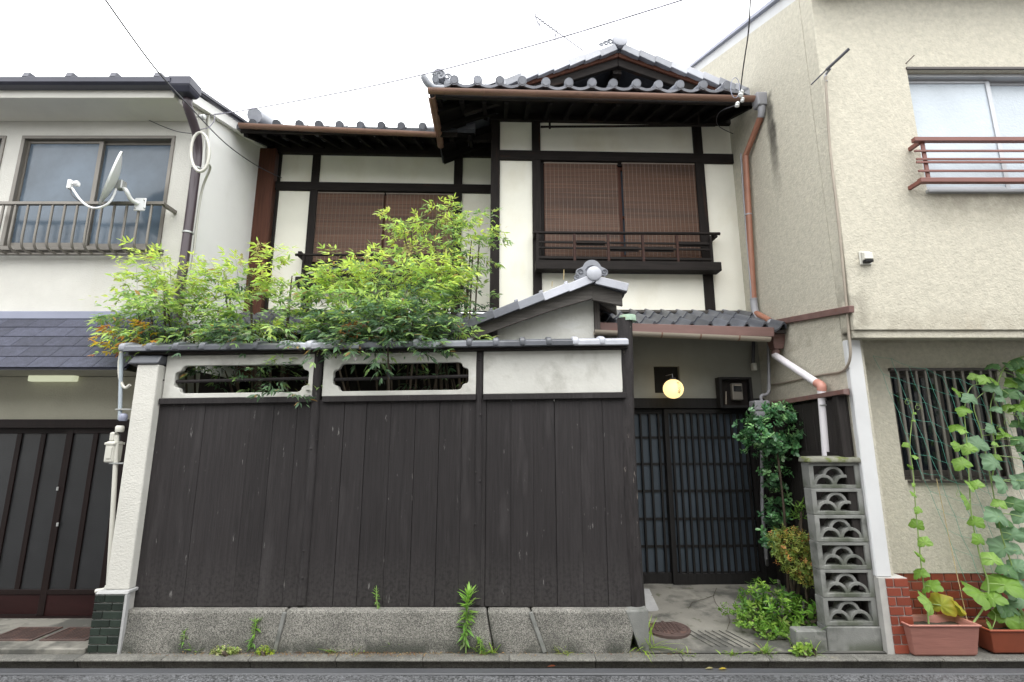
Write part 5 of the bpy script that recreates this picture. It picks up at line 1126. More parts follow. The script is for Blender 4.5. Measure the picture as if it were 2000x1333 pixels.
me = bpy.data.meshes.new_from_object(to.evaluated_get(bpy.context.evaluated_depsgraph_get())); bpy.data.objects.remove(to)
if len(me.vertices):
    bm = bmesh.new(); bm.from_mesh(me); bmesh.ops.subdivide_edges(bm, edges=[e for e in bm.edges if e.calc_length() > .01], cuts=2)
    cy = sum(v.co.y for v in bm.verts) / len(bm.verts)
    for v in bm.verts:
        th_ = math.asin(max(-.95, min(.95, (v.co.x + .030) / lr_))); ph = (v.co.y - cy) / lr_
        rr = lr_ * 1.02; v.co = Vector((rr * math.sin(th_) * math.cos(ph), -rr * math.cos(th_) * math.cos(ph), rr * math.sin(ph) * .97))
    bm.to_mesh(me); bm.free()
    me.materials.clear(); me.materials.append(M['ink']); lt = bpy.data.objects.new('lettering', me); COL.objects.link(lt); lt.parent = ln
# ================================================================ WIRES, INSULATORS, AERIAL
def wire(name, label, pts, r, mt, twist=0, sag_=0):
    pts = [Vector(p) for p in pts]; t = thing(name, label, 'cable', pts[0])
    sp_ = spline(pts, 24)
    if twist:
        MB().tube(sp_, r * 1.35, 6).build('core', mt, t, smooth=60)
        for s in ():
            q = [p + Vector((math.cos(i * .9 + s), 0, math.sin(i * .9 + s))) * twist for i, p in enumerate(sp_)]
            MB().tube(q, r, 5).build('strand', mt, t, smooth=60)
    else: MB().tube(sp_, r, 6).build('strand', mt, t, smooth=60)
    return t
wire('service_cable', 'grey twisted cable rising from the white house corner across the sky', [P(418, 224, 4.5), P(470, 217, 4.45), P(640, 186, 4.2), P(830, 145, 3.9), P(1080, 78, 3.4), P(1340, -2, 2.9)], .0042, M['greycable'], .0022)
wire('service_cable', 'black cable sloping down past the gutter box to the old house', [P(196, -14, 3.0), P(300, 130, 3.6), P(372, 210, 4.2), P(440, 280, 5.0), P(500, 323, 5.6), H(540, 338, 5.95)], .0042, M['cable'], .002)
wire('service_cable', 'dark twisted cable dropping from above to the upper gutter end', [P(1466, -14, 3.4), P(1462, 60, 3.7), P(1452, 130, 4.2), P(1446, 178, 4.55)], .0042, M['cable'], .0035)
ia = thing('cable_anchor', 'steel cable anchor with insulator at the white house corner', 'cable anchor', P(352, 233, 4.6))
MB().tube([P(350, 233, 4.64), P(385, 229, 4.55), P(404, 226, 4.5)], .006, 6).build('eye_rod', M['zinc'], ia); MB().lathe([(.012, -.03), (.026, -.02), (.026, -.006), (.014, 0), (.026, .006), (.026, .02), (.012, .03)], P(396, 229, 4.5), (1, 0, .1), 14).build('insulator', M['dish'], ia, smooth=40)
MB().tube([P(410, 226, 4.5), P(420, 224, 4.5), P(418, 238, 4.5), P(408, 250, 4.5), P(385, 255, 4.52)], .004, 6).build('tie_wire', M['greycable'], ia)
MB().tube(spline([P(286, 233, LYF - .02), P(320, 248, LYF - .03), P(350, 258, 4.58), P(384, 262, 4.54)], 5), .004, 6).build('tail_wire', M['cable'], ia)
ib = thing('cable_anchor', 'porcelain insulators and wire loops at the upper gutter end', 'cable anchor', P(1445, 200, 4.58))
for (u, v, s) in ((1447, 184, 1), (1440, 205, .8), (1450, 196, .7)): MB().lathe([(.010 * s, -.035 * s), (.028 * s, -.02 * s), (.024 * s, -.004), (.014 * s, 0), (.028 * s, .012 * s), (.020 * s, .035 * s)], P(u, v, 4.56), (.3, 0, 1), 14).build('insulator', M['dish'], ib, smooth=40)
MB().tube([P(1436 + 9 * math.cos(a / 14 * 6.28), 172 - 20 * math.sin(a / 14 * 6.28), 4.56) for a in range(15)], .004, 6).build('wire_loop', M['flash'], ib)
MB().tube(spline([P(1440, 205, 4.56), P(1405, 220, 4.8), P(1402, 245, 5.1), P(1432, 262, 5.3)], 6), .004, 6).build('tail_wire', M['cable'], ib)
an = thing('television_aerial', 'thin yagi television aerial standing on the roof far behind', 'aerial', P(1140, 100, 7.0))
A0, A1 = P(1140, 100, 7.0), P(1045, 32, 7.0)
MB().tube([A0, A1], .010, 6).build('boom', M['aerial'], an)
MB().tube([P(1084, 60, 7.0), P(1085, 130, 7.0)], .009, 6).build('mast', M['aerial'], an)
for i in range(9):
    p = A1.lerp(A0, .02 + i * .055); h = .10 - .004 * i; MB().tube([p + Vector((-.05, -.12, h)) * .7, p + Vector((.05, .12, -h)) * .7], .007, 5).build('element', M['aerial'], an)
MB().tube([A1 + Vector((.0, 0, 0)), P(1062, 68, 7.0)], .010, 6).build('reflector', M['aerial'], an); MB().tube([A1, P(1058, 12, 7.0)], .006, 6).build('reflector', M['aerial'], an)

# ================================================================ PLANTERS
def planter(name, label, x0, x1, y0, y1, h, mt):
    t = thing(name, label, 'planter', ((x0 + x1) / 2, (y0 + y1) / 2, 0), 'planters by the brick dado'); m = MB(); z0 = .003; i_ = .035
    def ring(o, z): return [(x0 + o, y0 + o, z), (x1 - o, y0 + o, z), (x1 - o, y1 - o, z), (x0 + o, y1 - o, z)]
    lev = [ring(i_ + .012, z0), ring(i_, z0 + .012), ring(.012, h - .018), ring(.002, h - .014), ring(0, h), ring(.018, h), ring(.024, h - .02), ring(.03, h - .05)]
    vs = [p for r in lev for p in r]; fs = [(3, 2, 1, 0)]
    for k in range(len(lev) - 1):
        for e in range(4): fs.append((k * 4 + e, k * 4 + (e + 1) % 4, k * 4 + 4 + (e + 1) % 4, k * 4 + 4 + e))
    m.add(vs, fs); m.build('trough', mt, t, bev=.012, seg=3, smooth=40)
    MB().sheet(lambda a, b: (x0 + .028 + a * (x1 - x0 - .056), y0 + .028 + b * (y1 - y0 - .056), h - .045 + .012 * noise.noise(Vector((a * 9, b * 5, x0)))), 14, 6).build('soil', M['soil'], t)
    return t
pA = xx(1774, 1225, 3.83), xx(1917, 1225, 3.83)
planter('planter', 'pinkish terracotta planter beside the brick-tiled post foot', pA[0], pA[1], 3.80 + .02, 4.05, .215, M['terracotta'])
planter('planter', 'darker orange planter cut by the right picture edge', xx(1930, 1240, 3.88), xx(1930, 1240, 3.88) + .55, 3.86, 4.08, .17, M['terracotta2'])
# ================================================================ PLANTS
rs = np.random.RandomState(11)
class Leaves:
    def __init__(s): s.p = []; s.d = []; s.n = []; s.l = []; s.w = []; s.c = []
    def add(s, p, d, n, l, w_, c): s.p.append(tuple(p)); s.d.append(tuple(d)); s.n.append(tuple(n)); s.l.append(l); s.w.append(w_); s.c.append(tuple(c))
    def build(s, name, mt, parent, shape='lance', stuff=True):
        off = np.array(ORG[parent.name]); p = np.array(s.p) - off; d = np.array(s.d); n = np.array(s.n); l = np.array(s.l)[:, None]; w_ = np.array(s.w)[:, None]; c = np.array(s.c)
        d /= np.linalg.norm(d, axis=1, keepdims=True) + 1e-9
        n = n - d * (n * d).sum(1, keepdims=True); n /= np.linalg.norm(n, axis=1, keepdims=True) + 1e-9; sd_ = np.cross(d, n)
        if shape == 'lance': prof = [(.16, .62), (.42, 1.0), (.74, .55)]; dr = .10
        elif shape == 'round': prof = [(.22, .45), (.60, 1.0), (.88, .70)]; dr = .04
        else: prof = [(.2, .9), (.5, 1.0), (.8, .6)]; dr = .35      # blade
        V = [p]
        for t, ww in prof:
            m_ = p + d * l * t - n * l * dr * t * t
            V += [m_ + sd_ * w_ * ww / 2 + n * w_ * .14 * ww, m_, m_ - sd_ * w_ * ww / 2 + n * w_ * .14 * ww]
        V.append(p + d * l - n * l * dr); k = len(V)
        V = np.stack(V, 1).reshape(-1, 3)
        T = [(0, 1, 2), (0, 2, 3), (1, 4, 5), (1, 5, 2), (2, 5, 6), (2, 6, 3), (4, 7, 8), (4, 8, 5), (5, 8, 9), (5, 9, 6), (7, 10, 8), (8, 10, 9)]
        T = np.array(T); N_ = len(p); Fc = (T[None] + (np.arange(N_) * k)[:, None, None]).reshape(-1, 3)
        me = bpy.data.meshes.new(name); me.vertices.add(len(V)); me.vertices.foreach_set('co', V.astype(np.float32).ravel())
        me.loops.add(len(Fc) * 3); me.loops.foreach_set('vertex_index', Fc.astype(np.int32).ravel())
        me.polygons.add(len(Fc)); me.polygons.foreach_set('loop_start', np.arange(0, len(Fc) * 3, 3, dtype=np.int32))
        me.update(calc_edges=True)
        a = me.color_attributes.new('Col', 'FLOAT_COLOR', 'POINT'); cc = np.ones((N_, k, 4), np.float32); cc[:, :, :3] = c[:, None, :]
        a.data.foreach_set('color', cc.ravel()); me.polygons.foreach_set('use_smooth', np.ones(len(Fc), bool)); me.materials.append(mt)
        o = bpy.data.objects.new(name, me); COL.objects.link(o); o.parent = parent; ORG[o.name] = ORG[parent.name]
        if stuff: o['kind'] = 'stuff'
        return o
def rv(): q = Vector(rs.normal(size=3)); return q.normalized()
def jit(c, a=.18):
    k = 1 + rs.uniform(-a, a) * 1.3
    if rs.rand() < .10: c = (c[0] * .75 + .05, c[1] * .70, c[2] + .03)
    elif rs.rand() < .03: c = (.34, .22, .08)
    return tuple(max(0, q * k * (1 + rs.uniform(-.07, .07))) for q in c)
UP = Vector((0, 0, 1))
def jit0(c, a=.18): k = 1 + rs.uniform(-a, a); return tuple(max(0, q * k * (1 + rs.uniform(-.07, .07))) for q in c)
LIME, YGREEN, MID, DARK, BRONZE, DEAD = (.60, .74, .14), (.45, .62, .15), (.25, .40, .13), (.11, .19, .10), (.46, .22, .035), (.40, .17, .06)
def frond(L, o, d, ln, colf, ls=1., nodes=4):
    d = d.normalized(); side = d.cross(UP); side = side.normalized() if side.length > .1 else Vector((1, 0, 0)); p = Vector(o)
    L.add(p, d, UP, ln * .95, .003, (.16, .17, .05))
    for k in range(nodes):
        t = (k + 1) / nodes; q = p + d * ln * t - UP * ln * .22 * t * t
        for s in ((-1, 1) if k < nodes - 1 else (0,)):
            pd = (d * (.55 if s else 1) + side * s * .8 + UP * rs.uniform(-.25, .2) + rv() * .2).normalized(); pl_ = ln * (.42 - .18 * t) if s else ln * .12
            e = q + pd * pl_; col = colf(e)
            nn = (UP * .9 + rv() * .55).normalized()
            for a in ((0, -.75, .75) if rs.rand() < .8 else (0,)):
                ps = pd.cross(nn).normalized()
                ld = (pd * math.cos(a) + ps * math.sin(a) - UP * rs.uniform(.05, .55)).normalized(); l = ls * rs.uniform(.040, .082)
                L.add(e - pd * (.0 if a == 0 else .008), ld, nn + rv() * .25, l, l * rs.uniform(.24, .33), jit(col))
            if s and rs.rand() < .55:
                e2 = q + pd * pl_ * .5; ps = pd.cross(nn).normalized()
                for a in (-1, 1): l = ls * rs.uniform(.036, .066); L.add(e2, (pd * .5 + ps * a * .9 - UP * rs.uniform(0, .4)), nn + rv() * .3, l, l * .26, jit(col))
def nandina(label, base, blobs, group='nandina shrubs behind the fence', panicles=(), stems=5):
    t = thing('nandina_shrub', label, 'shrub', base, group); L = Leaves(); z_all = [P(b[0], b[1], b[2]).z for b in blobs]
    for (u, v, Y, ru, rv_, ry, n, lo, hi, ls) in blobs:
        c = P(u, v, Y); sc_ = (P(u + 1, v, Y) - c).length; rx, rz = ru * sc_, rv_ * sc_
        for _ in range(int(n * 1.25)):
            g = rv(); rr = rs.uniform(.15, 1) ** .6; o = c + Vector((g.x * rx, g.y * ry, g.z * rz)) * rr
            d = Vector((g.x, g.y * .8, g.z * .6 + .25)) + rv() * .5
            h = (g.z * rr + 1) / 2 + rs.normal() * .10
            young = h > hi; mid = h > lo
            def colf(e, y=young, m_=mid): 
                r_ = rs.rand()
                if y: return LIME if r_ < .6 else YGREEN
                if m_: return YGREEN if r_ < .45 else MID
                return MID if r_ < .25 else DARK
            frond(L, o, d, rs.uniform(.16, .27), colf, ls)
    L.build('foliage', M['leaf'], t); m = MB()
    b0 = Vector(base)
    for b in blobs:
        c = P(b[0], b[1], b[2])
        for k in range(2):
            q = c + Vector((rs.uniform(-.08, .08), rs.uniform(-.08, .08), -.02)); s0 = b0 + Vector((rs.uniform(-.12, .12), rs.uniform(-.08, .08), 0))
            m.tube(spline([s0, s0.lerp(q, .5) + Vector((0, .05, .1)), q], 5), [.011] * 6 + [.009] * 4 + [.005], 6)
    m.build('stems', M['stem'], t, smooth=60)
    for (u, v, Y, h) in panicles:
        PL = Leaves(); b_ = P(u, v, Y)
        for _ in range(170):
            z = rs.rand(); r_ = .075 * h / .2 * (1 - z) ** .8; a = rs.uniform(0, 6.28); q = b_ + Vector((math.cos(a) * r_ * rs.rand(), math.sin(a) * r_ * rs.rand(), z * h))
            PL.add(q, rv() + UP * .5, rv(), .012, .009, jit((.50, .46, .20)))
        PL.build('flower_panicle', M['flower'], t); 
    return t
# u, v, depth, half-width px, half-height px, half-depth m, fronds, mid threshold, young threshold, leaf scale
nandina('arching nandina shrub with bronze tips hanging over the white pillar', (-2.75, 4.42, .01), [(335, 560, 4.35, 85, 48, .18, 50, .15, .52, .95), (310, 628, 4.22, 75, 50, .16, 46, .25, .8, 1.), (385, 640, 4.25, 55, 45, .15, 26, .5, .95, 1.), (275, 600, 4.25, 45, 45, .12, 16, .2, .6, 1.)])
bt = [o for o in COL.objects if o.name == 'nandina_shrub'][0]
BL = Leaves()
for k in range(16):
    p = P(rs.uniform(235, 320), rs.uniform(640, 690), 4.05); frond(BL, p, Vector((-.6, -.3, -.1)) + rv() * .5, .16, lambda e: (BRONZE if rs.rand() < .45 else (.55, .40, .03)) if rs.rand() < .6 else YGREEN, .9, 3)
BL.build('bronze_foliage', M['leaf'], bt)
nandina('loose nandina shrub with a flower spike, second from the white pillar', (-2.1, 4.5, .01), [(450, 572, 4.42, 62, 36, .16, 20, .2, .55, 1.), (505, 618, 4.35, 80, 46, .18, 42, .35, .75, 1.), (520, 655, 4.12, 110, 30, .15, 60, .5, .9, 1.), (500, 530, 4.45, 42, 28, .1, 12, .1, .3, 1.1), (565, 535, 4.45, 34, 20, .08, 4, .1, .2, 1.15)], panicles=((500, 512, 4.42, .20), (470, 520, 4.5, .12)))
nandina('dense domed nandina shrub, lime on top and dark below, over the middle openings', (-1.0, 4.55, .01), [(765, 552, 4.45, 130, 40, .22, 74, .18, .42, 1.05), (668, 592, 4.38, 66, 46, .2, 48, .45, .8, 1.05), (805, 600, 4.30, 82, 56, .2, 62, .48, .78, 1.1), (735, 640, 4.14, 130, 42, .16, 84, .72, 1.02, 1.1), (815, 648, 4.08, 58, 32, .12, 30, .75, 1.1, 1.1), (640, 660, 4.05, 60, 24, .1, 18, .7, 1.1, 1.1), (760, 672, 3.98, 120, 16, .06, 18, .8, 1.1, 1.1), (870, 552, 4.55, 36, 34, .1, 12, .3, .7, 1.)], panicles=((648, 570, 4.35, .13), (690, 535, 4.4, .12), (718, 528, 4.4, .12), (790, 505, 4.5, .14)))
nandina('tall airy nandina shrub rising against the recessed upper window', (-.55, 4.9, .01), [(852, 482, 4.75, 68, 48, .2, 34, .1, .55, .95), (855, 432, 4.75, 46, 22, .12, 12, .1, .7, 1.), (850, 530, 4.72, 80, 45, .2, 34, .1, .6, .95), (925, 465, 4.75, 30, 50, .1, 9, .2, .8, .95), (790, 440, 4.75, 30, 26, .1, 6, .2, .8, 1.), (930, 500, 4.75, 36, 40, .1, 7, .2, .8, .95)], panicles=((872, 442, 4.68, .15), (800, 500, 4.6, .13)))
nandina('low nandina sprays poking through the left fence opening', (-1.85, 4.42, .01), [(540, 730, 4.22, 55, 32, .12, 18, .6, 1.1, .95), (450, 720, 4.35, 50, 26, .1, 8, .6, 1.1, .9), (572, 752, 4.06, 20, 14, .05, 3, .2, .9, 1.05)])
nandina('low dark nandina sprays beneath the annex eave above the coping', (-.2, 4.35, .01), [(885, 668, 4.08, 44, 10, .06, 9, .6, 1., 1.05), (915, 580, 4.75, 26, 18, .08, 6, .3, .8, .95), (870, 735, 4.35, 60, 30, .1, 7, .7, 1.2, 1.)])
DL = Leaves()
for k in range(7): frond(DL, P(rs.uniform(675, 715), rs.uniform(615, 655), 4.02), Vector((0, -.4, -.6)) + rv() * .5, .12, lambda e: DEAD, .85, 2)
DL.build('withered_foliage', M['leaf'], [o for o in COL.objects if o.name == 'nandina_shrub.002'][0])

# evergreen shrub with round glossy leaves
def roundshrub(name, label, cat, base, blobs, cols, mt, L0, wr=.62, per=7, shape='round', nstem=3):
    t = thing(name, label, cat, base); L = Leaves()
    for (u, v, Y, ru, rv_, ry, n) in blobs:
        c = P(u, v, Y); sc_ = (P(u + 1, v, Y) - c).length
        for _ in range(n):
            g = rv(); rr = rs.uniform(.2, 1) ** .5; o = c + Vector((g.x * ru * sc_, g.y * ry, g.z * rv_ * sc_)) * rr
            ax = (g * .6 + UP * .5 + rv() * .5).normalized(); a0 = rs.uniform(0, 6.28); u1 = ax.orthogonal().normalized(); u2 = ax.cross(u1)
            tw_ = jit0(cols[rs.randint(len(cols))], .25)
            for k in range(per):
                a = a0 + k * 2.4; el = rs.uniform(.1, .8); dd = (u1 * math.cos(a) + u2 * math.sin(a)) * math.cos(el) + ax * math.sin(el); l = L0 * rs.uniform(.7, 1.2)
                L.add(o + ax * .006 * k - ax * .02, dd, ax + rv() * .2, l, l * wr, jit0(tw_, .15))
    L.build('foliage', mt, t, shape); m = MB()
    for k in range(nstem):
        b = blobs[k % len(blobs)]; q = P(b[0], b[1], b[2]); s0 = Vector(base) + Vector((rs.uniform(-.04, .04), rs.uniform(-.04, .04), 0)); m.tube(spline([s0, s0.lerp(q, .5) + rv() * .04, q], 5), [.012] * 6 + [.009] * 5, 6)
    m.build('stems', M['stem'], t, smooth=60); return t
roundshrub('evergreen_shrub', 'glossy round-leaved evergreen shrub in front of the gas meter', 'shrub', (2.40, 4.75, .06), [(1512, 834, 4.62, 76, 48, .18, 150), (1540, 806, 4.64, 38, 22, .10, 30), (1468, 858, 4.70, 30, 28, .1, 26), (1516, 874, 4.66, 56, 22, .12, 44), (1512, 925, 4.74, 32, 36, .09, 34), (1522, 985, 4.8, 28, 40, .09, 32), (1506, 1040, 4.8, 26, 42, .09, 32), (1535, 960, 4.9, 30, 50, .08, 26)], [(.09, .21, .09), (.12, .28, .11), (.06, .16, .065), (.21, .40, .16)], M['gloss'], .043, nstem=1)
roundshrub('azalea_bush', 'small clipped azalea bush flecked orange-red beside the block wall', 'bush', (2.33, 4.36, .05), [(1545, 1062, 4.30, 48, 32, .14, 230), (1562, 1098, 4.28, 46, 30, .14, 210), (1578, 1130, 4.24, 28, 14, .08, 60)], [(.22, .30, .07), (.32, .38, .09), (.15, .22, .05), (.27, .34, .07), (.56, .28, .09), (.44, .38, .09), (.2, .28, .06), (.24, .32, .07), (.30, .36, .08)], M['leaf'], .022, .45, 8)
roundshrub('leafy_weed_clump', 'bushy green weed clump under the azalea bush', 'weeds', (2.15, 4.35, .04), [(1500, 1162, 4.42, 50, 28, .12, 46), (1535, 1200, 4.26, 60, 36, .14, 66), (1470, 1180, 4.36, 38, 22, .1, 30), (1570, 1195, 4.28, 36, 34, .1, 34)], [(.13, .28, .05), (.20, .38, .06), (.09, .20, .045), (.27, .45, .08)], M['leaf'], .055, .34, 6, 'lance')
roundshrub('clover_patch', 'low pale green clover patch at the edge of the entrance path', 'weeds', (1.95, 4.2, .04), [(1440, 1190, 4.36, 38, 13, .1, 70), (1470, 1212, 4.24, 42, 14, .1, 90), (1508, 1234, 4.14, 38, 13, .08, 80)], [(.20, .36, .06), (.28, .45, .09), (.13, .26, .04)], M['leaf'], .020, .8, 5)
roundshrub('climbing_weed', 'upright lance-leaved weed above the azalea beside the blocks', 'weed', (2.32, 4.45, .05), [(1565, 1000, 4.4, 16, 20, .05, 8)], [(.13, .26, .05), (.18, .33, .07)], M['leaf'], .07, .2, 6, 'lance')
roundshrub('broadleaf_weed', 'single broad-leaved seedling against the lowest openwork block', 'weed', (2.28, 4.2, .1), [(1597, 1195, 4.1, 10, 8, .03, 3)], [(.17, .36, .06)], M['leaf'], .065, .5, 5)

# roadside weeds
def horseweed(label, u, v, vt, wd, z=0., group='leafy weeds along the stone base', dense=1.):
    b = PZ(u, v, z); top = P(u, vt, b.y); h = top.z - b.z; t = thing('leafy_weed', label, 'weed', b, group); L = Leaves(); n = int((26 + h * 230) * dense)
    for i in range(n):
        f = (i + .5) / n; a = i * 2.4; el = -.5 + 1.5 * f ** 1.5; l = wd * (.75 + .5 * f if f < .85 else 1.1) * rs.uniform(.8, 1.15)
        a += rs.normal() * .5; el += rs.normal() * .25; l *= rs.uniform(.55, 1.1); d = Vector((math.cos(a) * math.cos(el), math.sin(a) * math.cos(el), math.sin(el)))
        L.add(b + Vector((.018 * math.sin(f * 2.2 + u), 0, h * (.12 + .82 * f))), d, UP + rv() * .15, l * 1.1, l * .26, jit((.26, .48, .08) if f > .45 else (.17, .34, .07), .2))
    L.build('leaves', M['leaf'], t); MB().tube([b, b + Vector((.018 * math.sin(1.1 + u), 0, h * .5)), b + Vector((.018 * math.sin(2.2 + u), 0, h * .95))], [.006, .005, .003], 6).build('stalk', M['greenstem'], t, smooth=60)
horseweed('tallest bushy lance-leaved weed against the stone base', 910, 1276, 1152, .085)
horseweed('medium lance-leaved weed left of the first crack in the stone base', 490, 1274, 1210, .055)
horseweed('small leafy weed nearest the tiled pillar foot', 352, 1274, 1230, .036)
horseweed('tiny leafy weed right of the first stone joint', 617, 1272, 1244, .024)
horseweed('spindly weed growing from the ledge under the boards', 738, 1190, 1148, .032, ZB, dense=.8)
horseweed('short weed seedling beside the tallest weed', 938, 1278, 1246, .04)
def grass(label, u, v, h, n, spread, col=(.22, .38, .06), z=0., lean=0, group='grass tufts along the kerb'):
    b = PZ(u, v, z); t = thing('grass_tuft', label, 'grass', b, group); L = Leaves()
    for i in range(n):
        a = rs.uniform(0, 6.28); e = rs.uniform(.25, 1.35); d = Vector((math.cos(a) * math.cos(e) + lean, math.sin(a) * math.cos(e) - .15, math.sin(e)))
        L.add(b + Vector((rs.normal() * spread, rs.normal() * spread * .5, 0)), d, UP + rv() * .3, h * rs.uniform(.5, 1.15), rs.uniform(.004, .009), jit(col, .3))
    L.build('blades', M['leaf'], t, 'blade')
grass('large straggling grass tuft at the foot of the log post', 1262, 1268, .24, 46, .03, (.30, .46, .06)); grass('grass blades leaning left from the log post foot', 1238, 1262, .16, 14, .015, (.28, .46, .05), lean=-.7)
grass('grass tuft between the first two small weeds', 385, 1273, .10, 9, .02); grass('thin grass tuft by the seedling under the second stone', 648, 1276, .12, 9, .015)
grass('grass blades below the spindly ledge weed', 768, 1270, .13, 9, .012); grass('sparse low grass beneath the second stone', 694, 1276, .07, 8, .02, (.26, .36, .08)); grass('bushy grass at the foot of the tallest weed', 952, 1276, .09, 46, .035, (.24, .38, .05))
grass('small grass patch on the kerb before the third stone', 1105, 1276, .07, 26, .03, (.28, .36, .08)); grass('low grass strip at the path edge by the manhole', 1335, 1278, .05, 22, .05, (.26, .36, .08)); grass('little round grass patch at the path edge', 1428, 1279, .045, 30, .025, (.22, .36, .05))
grass('feathery grass tuft at the path edge below the weeds', 1492, 1277, .09, 44, .035, (.22, .36, .06)); grass('long grass beside the concrete footing of the blocks', 1560, 1262, .22, 26, .05, (.22, .40, .07)); grass('grass tuft right of the broad kerb weed', 1588, 1280, .10, 18, .03, (.26, .42, .07))
roundshrub('broad_kerb_weed', 'pale broad-leaved weed spilling over the kerb by the block footing', 'weed', PZ(1575, 1278, 0), [(1572, 1268, 3.86, 20, 10, .03, 14)], [(.34, .50, .10), (.27, .42, .08)], M['leaf'], .05, .5, 4)
def sedum(label, u, v, ru, col):
    b = PZ(u, v, 0); s = (P(u + 1, v, b.y) - P(u, v, b.y)).length
    t = roundshrub('stonecrop_mat', label, 'ground plant', b, [(u, v - 4, b.y, ru, 7, .03, int(ru * 3.2))], col, M['leaf'], .013, .8, 7)
    t['group'] = 'stonecrop mats along the stone base'
sedum('cream and green stonecrop mat left of the medium weed', 440, 1278, 30, [(.50, .50, .26), (.30, .42, .10), (.40, .45, .18)])
sedum('yellow-green stonecrop mat beside the medium weed', 517, 1278, 18, [(.36, .46, .05), (.28, .40, .05)])
sedum('lime stonecrop mat at the foot of the tallest weed', 962, 1268, 22, [(.26, .34, .05), (.18, .28, .05)])
# leaf litter along the kerb: uncountable
LL = Leaves(); lt_ = thing('leaf_litter', 'brown leaf litter and crumbs along the kerb joint', 'leaf litter', (0, 3.9, 0)); lt_['kind'] = 'stuff'
for _ in range(1300):
    u = rs.choice([rs.normal(560, 110), rs.uniform(250, 1350), rs.normal(760, 80)]); p = PZ(u, rs.normal(1276, 3.5), .004); LL.add(p + Vector((0, 0, rs.uniform(0, .004))), Vector((rs.normal(), rs.normal(), 0)), UP + rv() * .3, rs.uniform(.006, .018), rs.uniform(.003, .008), jit((.17, .095, .04) if rs.rand() < .6 else (.30, .22, .10), .3))
LL.build('litter', M['flower'], lt_)
for (u, v, col, lab) in ((1077, 1304, (.20, .06, .03), 'curled red-brown fallen leaf on the road'), (1386, 1308, (.42, .38, .18), 'pale dry fallen leaf on the road'), (1412, 1309, (.55, .42, .06), 'yellow fallen leaf on the road')):
    p = PZ(u, v, -.037); t = thing('fallen_leaf', lab, 'leaf', p, 'fallen leaves on the road'); L = Leaves(); L.add(p + Vector((-.03, 0, .004)), Vector((1, .2, .05)), UP, .06, .026, col); L.build('blade', M['leaf'], t, 'round', False)

# ================================================================ GOURD VINES, NET
def gourd_leaf(name, col, col2):
    n = 30; vs = [(0, 0, 0)]; cs = [col]
    rings = (.5, 1.)
    for rr in rings:
        for i in range(n):
            a = i / n * 2 * math.pi - math.pi / 2 + .0; t = abs(((i / n + .5) % 1) - .5) * 2          # t=0 at the notch (petiole side)
            r = .36 + .64 * min(1, t * 3.2) ** .8; r *= 1 + .10 * math.cos(5 * (a + math.pi / 2)) * (t > .15); r *= 1 + .05 * math.sin(i * 2.7)
            r *= rr * .5; x, y = r * math.cos(a), r * math.sin(a) * 1.02
            vs.append((x, y, -.16 * rr * rr * (x * x + .6 * y * y) * 4 + .03 * math.sin(i * 1.7) * rr)); k = rs.uniform(.85, 1.15); cs.append(tuple(q * k for q in (col if rr < 1 else col2)))
    fs = [(0, 1 + i, 1 + (i + 1) % n) for i in range(n)] + [(1 + i, 1 + n + i, 1 + n + (i + 1) % n, 1 + (i + 1) % n) for i in range(n)]
    me = bpy.data.meshes.new(name); me.from_pydata(vs, [], fs); a = me.color_attributes.new('Col', 'FLOAT_COLOR', 'POINT')
    a.data.foreach_set('color', np.array([(*c, 1) for c in cs], np.float32).ravel()); me.polygons.foreach_set('use_smooth', [True] * len(me.polygons)); me.materials.append(M['leaf']); return me
GL = [gourd_leaf('leaf', (.20, .36, .06), (.17, .32, .05)), gourd_leaf('leaf', (.21, .35, .20), (.17, .30, .17)), gourd_leaf('leaf', (.42, .46, .06), (.50, .42, .05)), gourd_leaf('leaf', (.28, .46, .10), (.24, .42, .09)), gourd_leaf('leaf', (.12, .24, .09), (.10, .21, .08))]
def vine(label, paths, leaves, Y, tend=()):
    t = thing('gourd_vine', label, 'vine', P(paths[0][0][0], paths[0][0][1], Y), 'gourd vines on the net'); m = MB(); allp = []
    for pa in paths:
        q = spline([P(x[0], x[1], x[2] if len(x) > 2 else Y) for x in pa], 6); allp += q; n_ = len(q); m.tube(q, [.0065 - .004 * i / n_ for i in range(n_)], 6)
    for (u, v, s, k) in leaves:
        p = P(u, v, Y - rs.uniform(.0, .07)); near = min(allp, key=lambda a: (a - p).length); sc_ = s * .0043
        link('leaf', GL[k], None, t, p, (R(rs.uniform(35, 80)), R(rs.uniform(-25, 25)), R(rs.uniform(-60, 60))), (sc_, sc_, sc_))
        if (near - p).length > .01: m.tube([near, near.lerp(p, .5) + Vector((0, -.01, .006)), p], .0028, 5)
    for (u, v, r_) in tend:
        c = P(u, v, Y); m.tube([c + Vector((math.cos(a * .5) * r_ * (1 - a / 30), -.01, math.sin(a * .5) * r_ * (1 - a / 30) + .002 * a)) for a in range(22)], .0013, 4)
    m.build('stem', M['greenstem'], t, smooth=60)
vine('slim gourd vine climbing alone at the left of the net', [[(1815, 1232, 3.95), (1811, 1190), (1801, 1120), (1794, 1050), (1789, 1000), (1783, 920), (1777, 870), (1784, 800)]],
     [(1768, 870, 12, 3), (1790, 893, 13, 3), (1780, 912, 14, 0), (1786, 948, 9, 3), (1786, 966, 16, 0), (1795, 998, 15, 3), (1790, 1026, 22, 0), (1805, 1060, 22, 3), (1800, 1087, 24, 0), (1797, 1121, 24, 0), (1817, 1146, 32, 0), (1815, 1178, 38, 3), (1838, 1183, 40, 2), (1875, 1186, 40, 2), (1784, 822, 7, 3), (1786, 808, 6, 3)], 4.03, ((1792, 800, .03), (1772, 790, .03)))
